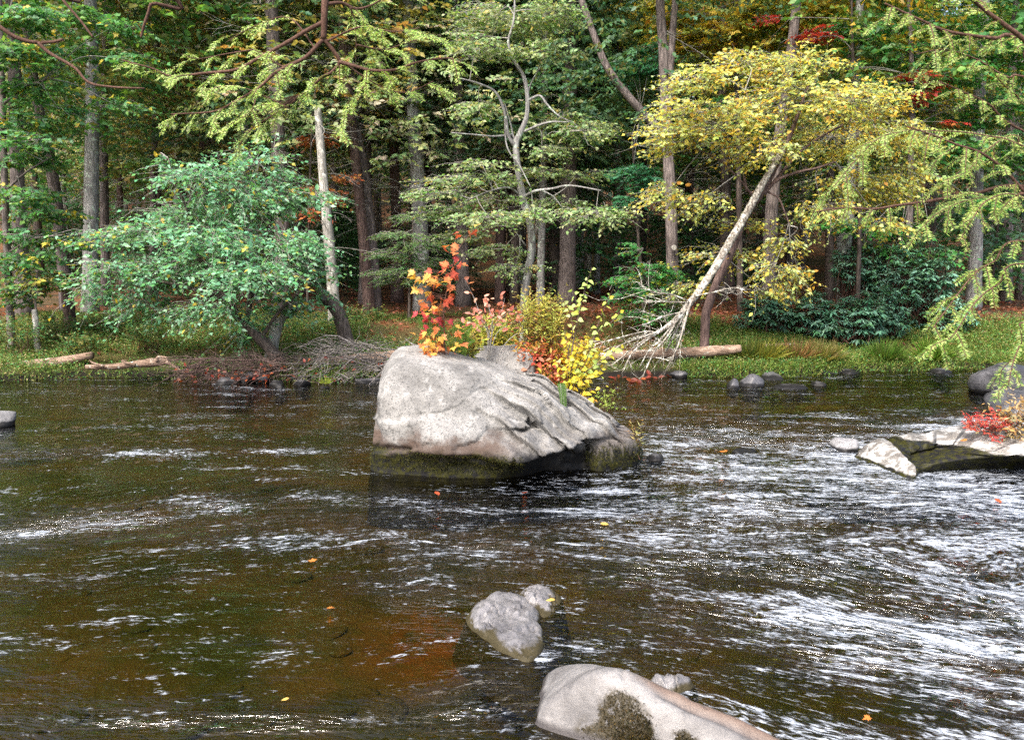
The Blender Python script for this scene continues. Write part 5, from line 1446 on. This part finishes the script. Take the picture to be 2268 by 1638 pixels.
YG = [(.42, .42, .06), (.34, .40, .08), (.5, .42, .08), (.28, .36, .08)]
gl_ = [outline_leaf('leaf', LANCE, c) for c in YG + [(.55, .3, .1)]]
rl_ = [outline_leaf('leaf', OVAL, c) for c in [(.5, .12, .08), (.55, .24, .16), (.45, .09, .06), (.6, .32, .2)]]
bush(1085, 760, 50, 34, 9.75, 'yellow green leafy shrub behind the small stone on the boulder', 190, 11, .05, YG, None, zbase=.5, aspect=.36, single=(gl_, 60, .07), droop=-.6)
bush(1030, 785, 34, 16, 8.75, 'low pale yellow shrub right of the red maple sapling on the boulder', 80, 9, .045, YG + [(.55, .4, .1)], None, zbase=.75, aspect=.42, single=(gl_, 30, .06), droop=-.4)
bush(1195, 735, 58, 52, 9.25, 'tall feathery yellow green goldenrod clump behind the boulder', 280, 13, .042, YG + [(.42, .34, .10)], None, zbase=.4, aspect=.3, twig=.3, single=(gl_, 70, .06), droop=-.8)
bush(1190, 805, 45, 46, 9.15, 'orange red shrub low behind the boulder below the goldenrod', 150, 9, .052, [(.5, .14, .06), (.55, .26, .1), (.42, .3, .06), (.35, .08, .04)], None, zbase=.35, aspect=.5, single=(rl_, 70, .075))
bush(1215, 855, 36, 28, 9.0, 'red leafed twigs hanging over the right shoulder of the boulder', 70, 8, .05, [(.42, .12, .06), (.4, .34, .06), (.5, .24, .06)], None, zbase=.3, aspect=.5, single=(rl_, 30, .07))
bush(1275, 815, 46, 50, 9.1, 'yellow leafed shrub at the right behind the boulder', 110, 9, .05, [(.6, .5, .05), (.5, .48, .07), (.62, .42, .05)], None, zbase=.2, aspect=.55, single=([heart_l[0], heart_l[3], heart_l[1]], 36, .055), droop=-.7)
bush(1338, 905, 20, 14, 8.6, 'small green sprig at the right end of the boulder', 24, 8, .035, [(.25, .34, .06), (.3, .4, .08)], None, zbase=.12, aspect=.4, stems=6)
bush(1412, 985, 9, 8, 7.95, 'straw yellow tuft on the mossy right end of the boulder', 14, 6, .05, [(.4, .36, .12), (.4, .24, .06)], None, zbase=.05, aspect=.16, stems=4)
# bare stemmed shrub with pinkish red leaves
ps = P(1075, 790, 9.1); ps[2] = .55
o = thing('shrub', ps, 'open shrub with pinkish red leaves on thin bare stems above the boulder', 'shrub')
b = Buf(); pos = []
for px in [[(1082, 745), (1075, 715), (1060, 700), (1030, 690)], [(1090, 740), (1100, 715), (1122, 695), (1145, 680)], [(1085, 750), (1068, 710), (1050, 660), (1030, 622)], [(1095, 750), (1125, 720), (1160, 700)], [(1080, 740), (1060, 720), (1025, 712)], [(1090, 720), (1085, 690), (1078, 660)], [(1120, 760), (1180, 720), (1190, 690)], [(1085, 730), (1110, 690), (1118, 660)]]:
    s_ = smooth_path(np.array([ps] + [P(u, v, 9.1 + rng.normal() * .1) for u, v in px]), 6)
    tube(b, s_ - ps, [.006, .0015], 5); pos += [s_[int(k_)] for k_ in rng.integers(len(s_) // 2, len(s_), 13)]
link('stem', b.mesh('stem', M['twig'], True), o)
pos = np.array(pos) + rng.standard_normal((len(pos), 3)) * .03; n = len(pos)
leaf_objs(o, ps, [outline_leaf('leaf', OVAL, c) for c in [(.62, .26, .2), (.55, .18, .14), (.66, .36, .27)]], pos, rng.standard_normal((n, 3)) * [1, .7, .5] + [0, -.1, .1], rng.standard_normal((n, 3)) * .5 + [0, -.5, .7], .075)
# ferns
def fern(u, v, Y, tips, label, col, zb, name='fern'):
    c = P(u, v, Y); c[2] = zb if zb is not None else c[2]
    o = thing(name, c, label, 'fern')
    for tu, tv in tips:
        t_ = P(tu, tv, Y - .12); mid = (c + t_) / 2 + [0, 0, .12]
        s_ = smooth_path([c, mid, t_], 12); b = Buf(); tube(b, s_ - c, [.003, .001], 4)
        tn = unit(np.gradient(s_, axis=0)); L = np.linalg.norm(t_ - c)
        for j in range(6, len(s_)):
            lf = max(.005, min(.016, L * .06))
            w_ = .20 * L * (1 - (j / len(s_)) ** 2) + .003
            for sg in (-1, 1):
                sd = unit(np.cross(tn[j], [0, -.8, .6])) * sg
                k_ = 8
                q_ = s_[j] + sd * (np.arange(k_)[:, None] / k_) * w_
                leaves(b, q_ - c, np.repeat((tn[j] + sd * .3)[None], k_, 0), np.repeat([[0, -.6, .8]], k_, 0), lf, lf * .5, palette([col], k_, .2))
                leaves(b, q_ - c, np.repeat((-tn[j] + sd * .6)[None], k_, 0), np.repeat([[0, -.6, .8]], k_, 0), lf, lf * .5, palette([col], k_, .2))
        link('frond', b.mesh('frond', M['leaf']), o)
fern(985, 765, 8.6, [(928, 705), (945, 690), (960, 715)], 'green fern left of the maple sapling stem', (.12, .24, .04), .85)
fern(1000, 770, 8.65, [(1045, 722), (1030, 740), (1050, 755), (1020, 715)], 'green fern right of the maple sapling stem', (.13, .25, .04), .82)
fern(1238, 908, 7.95, [(1250, 900), (1244, 895), (1252, 910)], 'tiny fern in a crack on the right shoulder of the boulder', (.08, .16, .03), boulder_top(P(1238, 908, 7.95)[0], 7.95) - .01)
# red sprigs on the white ledge
bush(2185, 945, 42, 20, 7.75, 'scarlet sprig of plants on top of the white ledge', 70, 8, .045, [(.5, .06, .05), (.42, .05, .05), (.55, .16, .1)], None, zbase=.42, aspect=.3, stems=16, droop=-.9, tmat='red_bark', twig=.12)
bush(2262, 940, 26, 40, 7.7, 'dry straw coloured bush at the right edge beside the ledge', 90, 9, .05, [(.42, .3, .14), (.36, .22, .08), (.45, .4, .22)], None, zbase=.45, aspect=.35)

# ------------------------------------------------------------------ floating and resting leaves
fl = {'orange': outline_leaf('leaf', MAPLE, (.62, .22, .05), .05, .05), 'yellow': outline_leaf('leaf', OVAL, (.66, .45, .12), .05, .05), 'red': outline_leaf('leaf', OVAL, (.5, .10, .04), .05, .05)}
for u, v, cname, s_px, z, lb_ in [(725, 1346, 'orange', .07, .03, 'orange maple leaf floating on the calm water left of the flat slab'), (1229, 1327, 'yellow', .085, .13, 'yellow leaf lying on the small lobe of the flat slab'), (692, 1243, 'orange', .07, .03, 'small orange leaf floating midway to the boulder on the left'), (1162, 1091, 'red', .08, .03, 'red leaf floating just below the foot of the boulder'),
                           (1118, 1330, 'orange', .04, .03, 'tiny orange leaf floating behind the flat slab'), (1927, 1587, 'orange', .09, .03, 'orange leaf floating at the lower right of the river'), (2206, 1104, 'red', .09, .03, 'red leaf floating below the white ledge'), (1606, 1000, 'orange', .10, .12, 'orange leaf at the left end of the midstream rock'), (2140, 975, 'orange', .05, .4, 'orange scrap of leaf on the white ledge top'), (1330, 1158, 'yellow', .07, .03, 'pale leaf on the ripples right of the boulder'), (640, 1545, 'yellow', .045, .03, 'small yellow leaf floating near the bottom left'), (965, 1088, 'red', .06, .03, 'dark red leaf drifting at the left foot of the boulder')]:
    me = fl[cname]; p_ = Wz(u, v, z); s_ = (17 if cname == 'orange' else 20) * (s_px / .08) ** .3 * p_[1] / F / 1.3
    o = link('fallen_leaf', me, None, p_); o.scale = (s_ * 1.4,) * 3; o.rotation_euler = (rng.normal() * .15, rng.normal() * .15, rng.random() * 6.28)
    tag(o, lb_, 'leaf')

# ------------------------------------------------------------------ hemlock boughs close to the camera
HEM = [(.26, .40, .07), (.34, .46, .10), (.16, .30, .05), (.42, .52, .2)]
def needle_rows(lb, s_, base, ln, step, cols):
    seg = np.linalg.norm(np.diff(s_, axis=0), axis=1); tot = seg.sum(); n = max(int(tot / step), 3)
    cum = np.concatenate([[0], np.cumsum(seg)]); t = np.linspace(0.02, 1, n) * tot
    p = np.stack([np.interp(t, cum, s_[:, i]) for i in range(3)], 1)
    tn = unit(np.gradient(p, axis=0))
    up = unit(np.array([rng.normal() * .3, -.55 + rng.normal() * .25, .8]))
    sd = unit(np.cross(tn, up))
    for sg in (-1, 1):
        ax = tn * .38 + sd * sg + rng.standard_normal((n, 3)) * .18
        leaves(lb, p - base, ax, up + rng.standard_normal((n, 3)) * .3, ln * (.65 + .5 * rng.random(n)), ln * .2, palette(cols, n, .16), .1)
def bough(lb, tb, pts, base, r0, nside, ln, step, side_len, cols, bare=0.0, hang=.35, nter=3):
    s_ = smooth_path(pts, 10)
    tube(tb, s_ - base, [r0, r0 * .3], 7 if r0 > .008 else 5, None, .06)
    tn = unit(np.gradient(s_, axis=0))
    for j in range(nside):
        t = bare + (1 - bare) * (j + rng.random()) / nside
        i0 = min(int(t * (len(s_) - 1)), len(s_) - 1); p_ = s_[i0]
        sg = 1 if j % 2 else -1
        sd = unit(np.cross(tn[i0], [0, -.35, 1])) * sg
        L = side_len * (.5 + .8 * rng.random())
        d = unit(tn[i0] * .7 + sd * .8 + rng.standard_normal(3) * .22 - [0, 0, hang])
        tw = smooth_path([p_, p_ + d * L * .55, p_ + d * L - [0, 0, L * .22]], 5)
        tube(tb, tw - base, [r0 * .22 + .0012, .0008], 4)
        needle_rows(lb, tw, base, ln, step, cols)
        for q_ in range(nter):
            t2 = .25 + .6 * rng.random(); a0 = tw[int(t2 * (len(tw) - 1))]
            d2 = unit(d + unit(np.cross(d, [0, -.4, .9])) * (1 if q_ % 2 else -1) * .8 - [0, 0, hang * .6])
            t_ = smooth_path([a0, a0 + d2 * L * .22, a0 + d2 * L * .42 - [0, 0, L * .06]], 4)
            tube(tb, t_ - base, [.0014, .0007], 4); needle_rows(lb, t_, base, ln, step, cols)
Yl = 5.0
root = np.array([-2.3, -.8, gz(-2.3, -.8)])
o = thing('hemlock_tree', root, 'near hemlock whose dark forked bough hangs into the top of the picture left of centre', 'tree')
b = Buf(); tube(b, smooth_path([(0, 0, -.2), (.05, .1, 3), (.1, .2, 9)], 5), [.2, .12], 12, None, .04); link('trunk', b.mesh('trunk', M['dark_bark'], True), o)
J0 = P(717, 88, Yl)
main = [root + [.1, .1, 6.3], root + [.7, 2.4, 6.4], P(735, -420, 4.6), P(728, -120, Yl), P(719, 20, Yl), J0]
b = Buf(); sm = smooth_path(main, 8); tube(b, sm - root, [.06, .045, .022, .017], 9, None, .05); link('limb', b.mesh('limb', M['brown_twig'], True), o)
BO = [([(716, 50), (680, 68), (642, 91), (575, 128), (524, 154), (456, 162), (382, 169), (338, 152), (270, 133)], .014, 0, .3, 20), ([(716, 88), (676, 128), (632, 149), (605, 166), (571, 196), (524, 223), (473, 247), (379, 253)], .013, -.1, .22, 20), ([(717, 86), (738, 112), (752, 138), (735, 160), (713, 172), (669, 210), (625, 243), (541, 294)], .014, .1, .3, 18),
      ([(632, 149), (610, 140), (592, 122), (560, 110)], .006, .1, .2, 7), ([(752, 137), (790, 148), (824, 156), (874, 155), (925, 138), (990, 129), (1020, 140)], .012, -.2, .15, 20), ([(718, 10), (756, 7), (790, 20), (830, 8), (870, -20)], .012, .2, .3, 8), ([(776, 16), (788, 60), (788, 140)], .006, .1, .1, 9), ([(722, 92), (800, 60), (870, 70), (930, 62)], .007, -.3, .1, 12), ([(700, 110), (640, 40), (560, 60), (500, 95)], .006, .3, .2, 12), ([(760, 140), (840, 190), (900, 205), (960, 180)], .006, .2, .2, 12), ([(640, 240), (590, 215), (520, 190), (450, 200)], .005, -.15, .1, 10), ([(790, 100), (850, 110), (900, 95), (960, 80)], .006, .25, .1, 12), ([(560, 110), (500, 120), (440, 130), (400, 120)], .005, .2, .1, 9), ([(571, 196), (560, 240), (540, 260)], .005, -.2, .1, 6), ([(824, 156), (800, 200), (770, 230), (760, 270)], .005, .1, .2, 7)]
for px, r0, dy, bare, ns in BO:
    lb, tb = Buf(), Buf()
    pts = [P(u, v, Yl + dy * i / (len(px) - 1)) for i, (u, v) in enumerate(px)]
    bough(lb, tb, pts, root, r0, max(4, int(ns * .55)), .026, .0056, .18, HEM, bare, .25, 2)
    br = link('bough', tb.mesh('bough', M['brown_twig'], True), o)
    tag(link('needles', lb.mesh('needles', M['needle']), br), kind='stuff')
# lone bare twigs fanning down from the bough
lb, tb = Buf(), Buf()
for k_ in range(9):
    a_ = P(672, 208, Yl + .1); e_ = P(585 - 6 * k_ + rng.normal() * 8, 238 + 5 * k_, Yl + .1 + .1 * rng.normal())
    tube(tb, smooth_path([a_, (a_ + e_) / 2 + rng.normal(size=3) * .015, e_], 4) - root, [.003, .001], 4)
link('bare_twig', tb.mesh('bare_twig', M['brown_twig'], True), o)['kind'] = 'stuff'

Yr = 3.6
rootr = np.array([4.5, 4.1, gz(4.5, 4.1)])
o = thing('hemlock_tree', rootr, 'near hemlock reaching in from the right edge with drooping light green needle sprays', 'tree')
b = Buf(); tube(b, smooth_path([(0, 0, -.3), (.05, .1, 3), (.1, .1, 8)], 5), [.17, .1], 12, None, .04); link('trunk', b.mesh('trunk', M['dark_bark'], True), o)
HEM2 = [(.17, .29, .05), (.25, .35, .07), (.12, .22, .045), (.36, .42, .13)]
def arm(h, px, Y, r0, ns, bare=.1, sl=.11, hang=.5, dy=-.2):
    lb, tb = Buf(), Buf()
    first = rootr + [0.05, .05, h]
    pts = [first, (first + P(*px[0], Y)) / 2 + [0, 0, .06]] + [P(u, v, Y + dy * i / len(px)) for i, (u, v) in enumerate(px)]
    bough(lb, tb, pts, rootr, r0, max(4, int(ns * .6)), .020, .0042, sl * 1.15, HEM2, bare, hang, 1)
    if r0 < .007: needle_rows(lb, smooth_path(pts, 8)[12:], rootr, .018, .006, HEM2)
    br = link('bough', tb.mesh('bough', M['brown_twig'], True), o)
    tag(link('needles', lb.mesh('needles', M['needle']), br), kind='stuff')
arm(2.9, [(2290, 92), (2200, 85), (2100, 70), (2040, 45), (1960, 8)], 3.8, .012, 22, .35)
arm(3.3, [(2330, 150), (2268, 88), (2180, 22), (2140, -15)], 3.3, .016, 14, .3)
arm(2.5, [(2290, 300), (2189, 230), (2138, 206), (2080, 180)], 3.9, .008, 18, .35)
arm(2.3, [(2300, 450), (2268, 423), (2223, 375), (2172, 338), (2121, 321), (2071, 301), (2010, 280)], 3.5, .009, 24, .3)
arm(2.2, [(2300, 420), (2155, 429), (2054, 446), (1986, 455), (1932, 463), (1868, 460), (1800, 470)], 4.2, .012, 18, .35)
arm(1.9, [(2300, 540), (2200, 580), (2155, 610), (2100, 680), (2067, 725)], 3.3, .006, 16, .35, .10)
arm(1.85, [(2300, 590), (2210, 630), (2162, 667), (2120, 730), (2101, 752)], 3.2, .005, 14, .35, .09)
arm(1.6, [(2310, 720), (2268, 750), (2245, 800), (2233, 853)], 3.1, .005, 10, .4, .09)
arm(2.1, [(2300, 340), (2180, 300), (2060, 290), (1960, 300), (1900, 350), (1846, 414)], 3.7, .006, 20, .4, .11)
arm(2.1, [(2300, 480), (2200, 440), (2140, 445), (2080, 470), (2040, 506)], 3.6, .005, 13, .4, .10)
arm(2.15, [(2320, 460), (2240, 430), (2185, 445), (2150, 490), (2126, 532)], 3.4, .005, 12, .4, .10)
arm(2.7, [(2300, 180), (2230, 170), (2160, 130), (2090, 110), (2030, 120)], 4.1, .007, 18, .35)
arm(2.4, [(2310, 360), (2250, 300), (2190, 330), (2140, 380), (2090, 400)], 3.8, .006, 16, .35)
arm(2.6, [(2310, 250), (2250, 210), (2200, 160), (2120, 30)], 4.0, .006, 16, .35)
# bare overhanging branch, top left
rl = np.array([-6.2, 2.0, 0.2])
o = thing('near_tree', rl, 'near tree out at the left with a bare brown branch reaching across the top left', 'tree')
b = Buf(); tube(b, smooth_path([(0, 0, -.9), (.05, .1, 3), (0, .1, 8)], 5), [.16, .1], 12, None, .04); link('trunk', b.mesh('trunk', M['brown_bark'], True), o)
Yb = 6.0
for px, r0 in [([(-120, -40), (0, 60), (55, 90), (110, 94), (140, 88)], .016), ([(85, 95), (110, 118), (165, 150), (197, 183), (250, 193), (320, 196)], .010), ([(110, -60), (140, 0), (180, 48), (207, 84)], .011), ([(345, -40), (334, 10), (318, 60), (312, 84)], .013)]:
    b = Buf(); pts = [P(u, v, Yb) for u, v in px]
    if px[0][1] < 0: pts = [rl + [0, .1, 5.2 + px[0][0] * .002], (rl + [0, 0, 6.3] + pts[0]) / 2] + pts
    tube(b, smooth_path(pts, 6) - rl, [r0 * 1.4, r0, r0 * .6], 7, None, .08); link('limb', b.mesh('limb', M['brown_twig'], True), o)
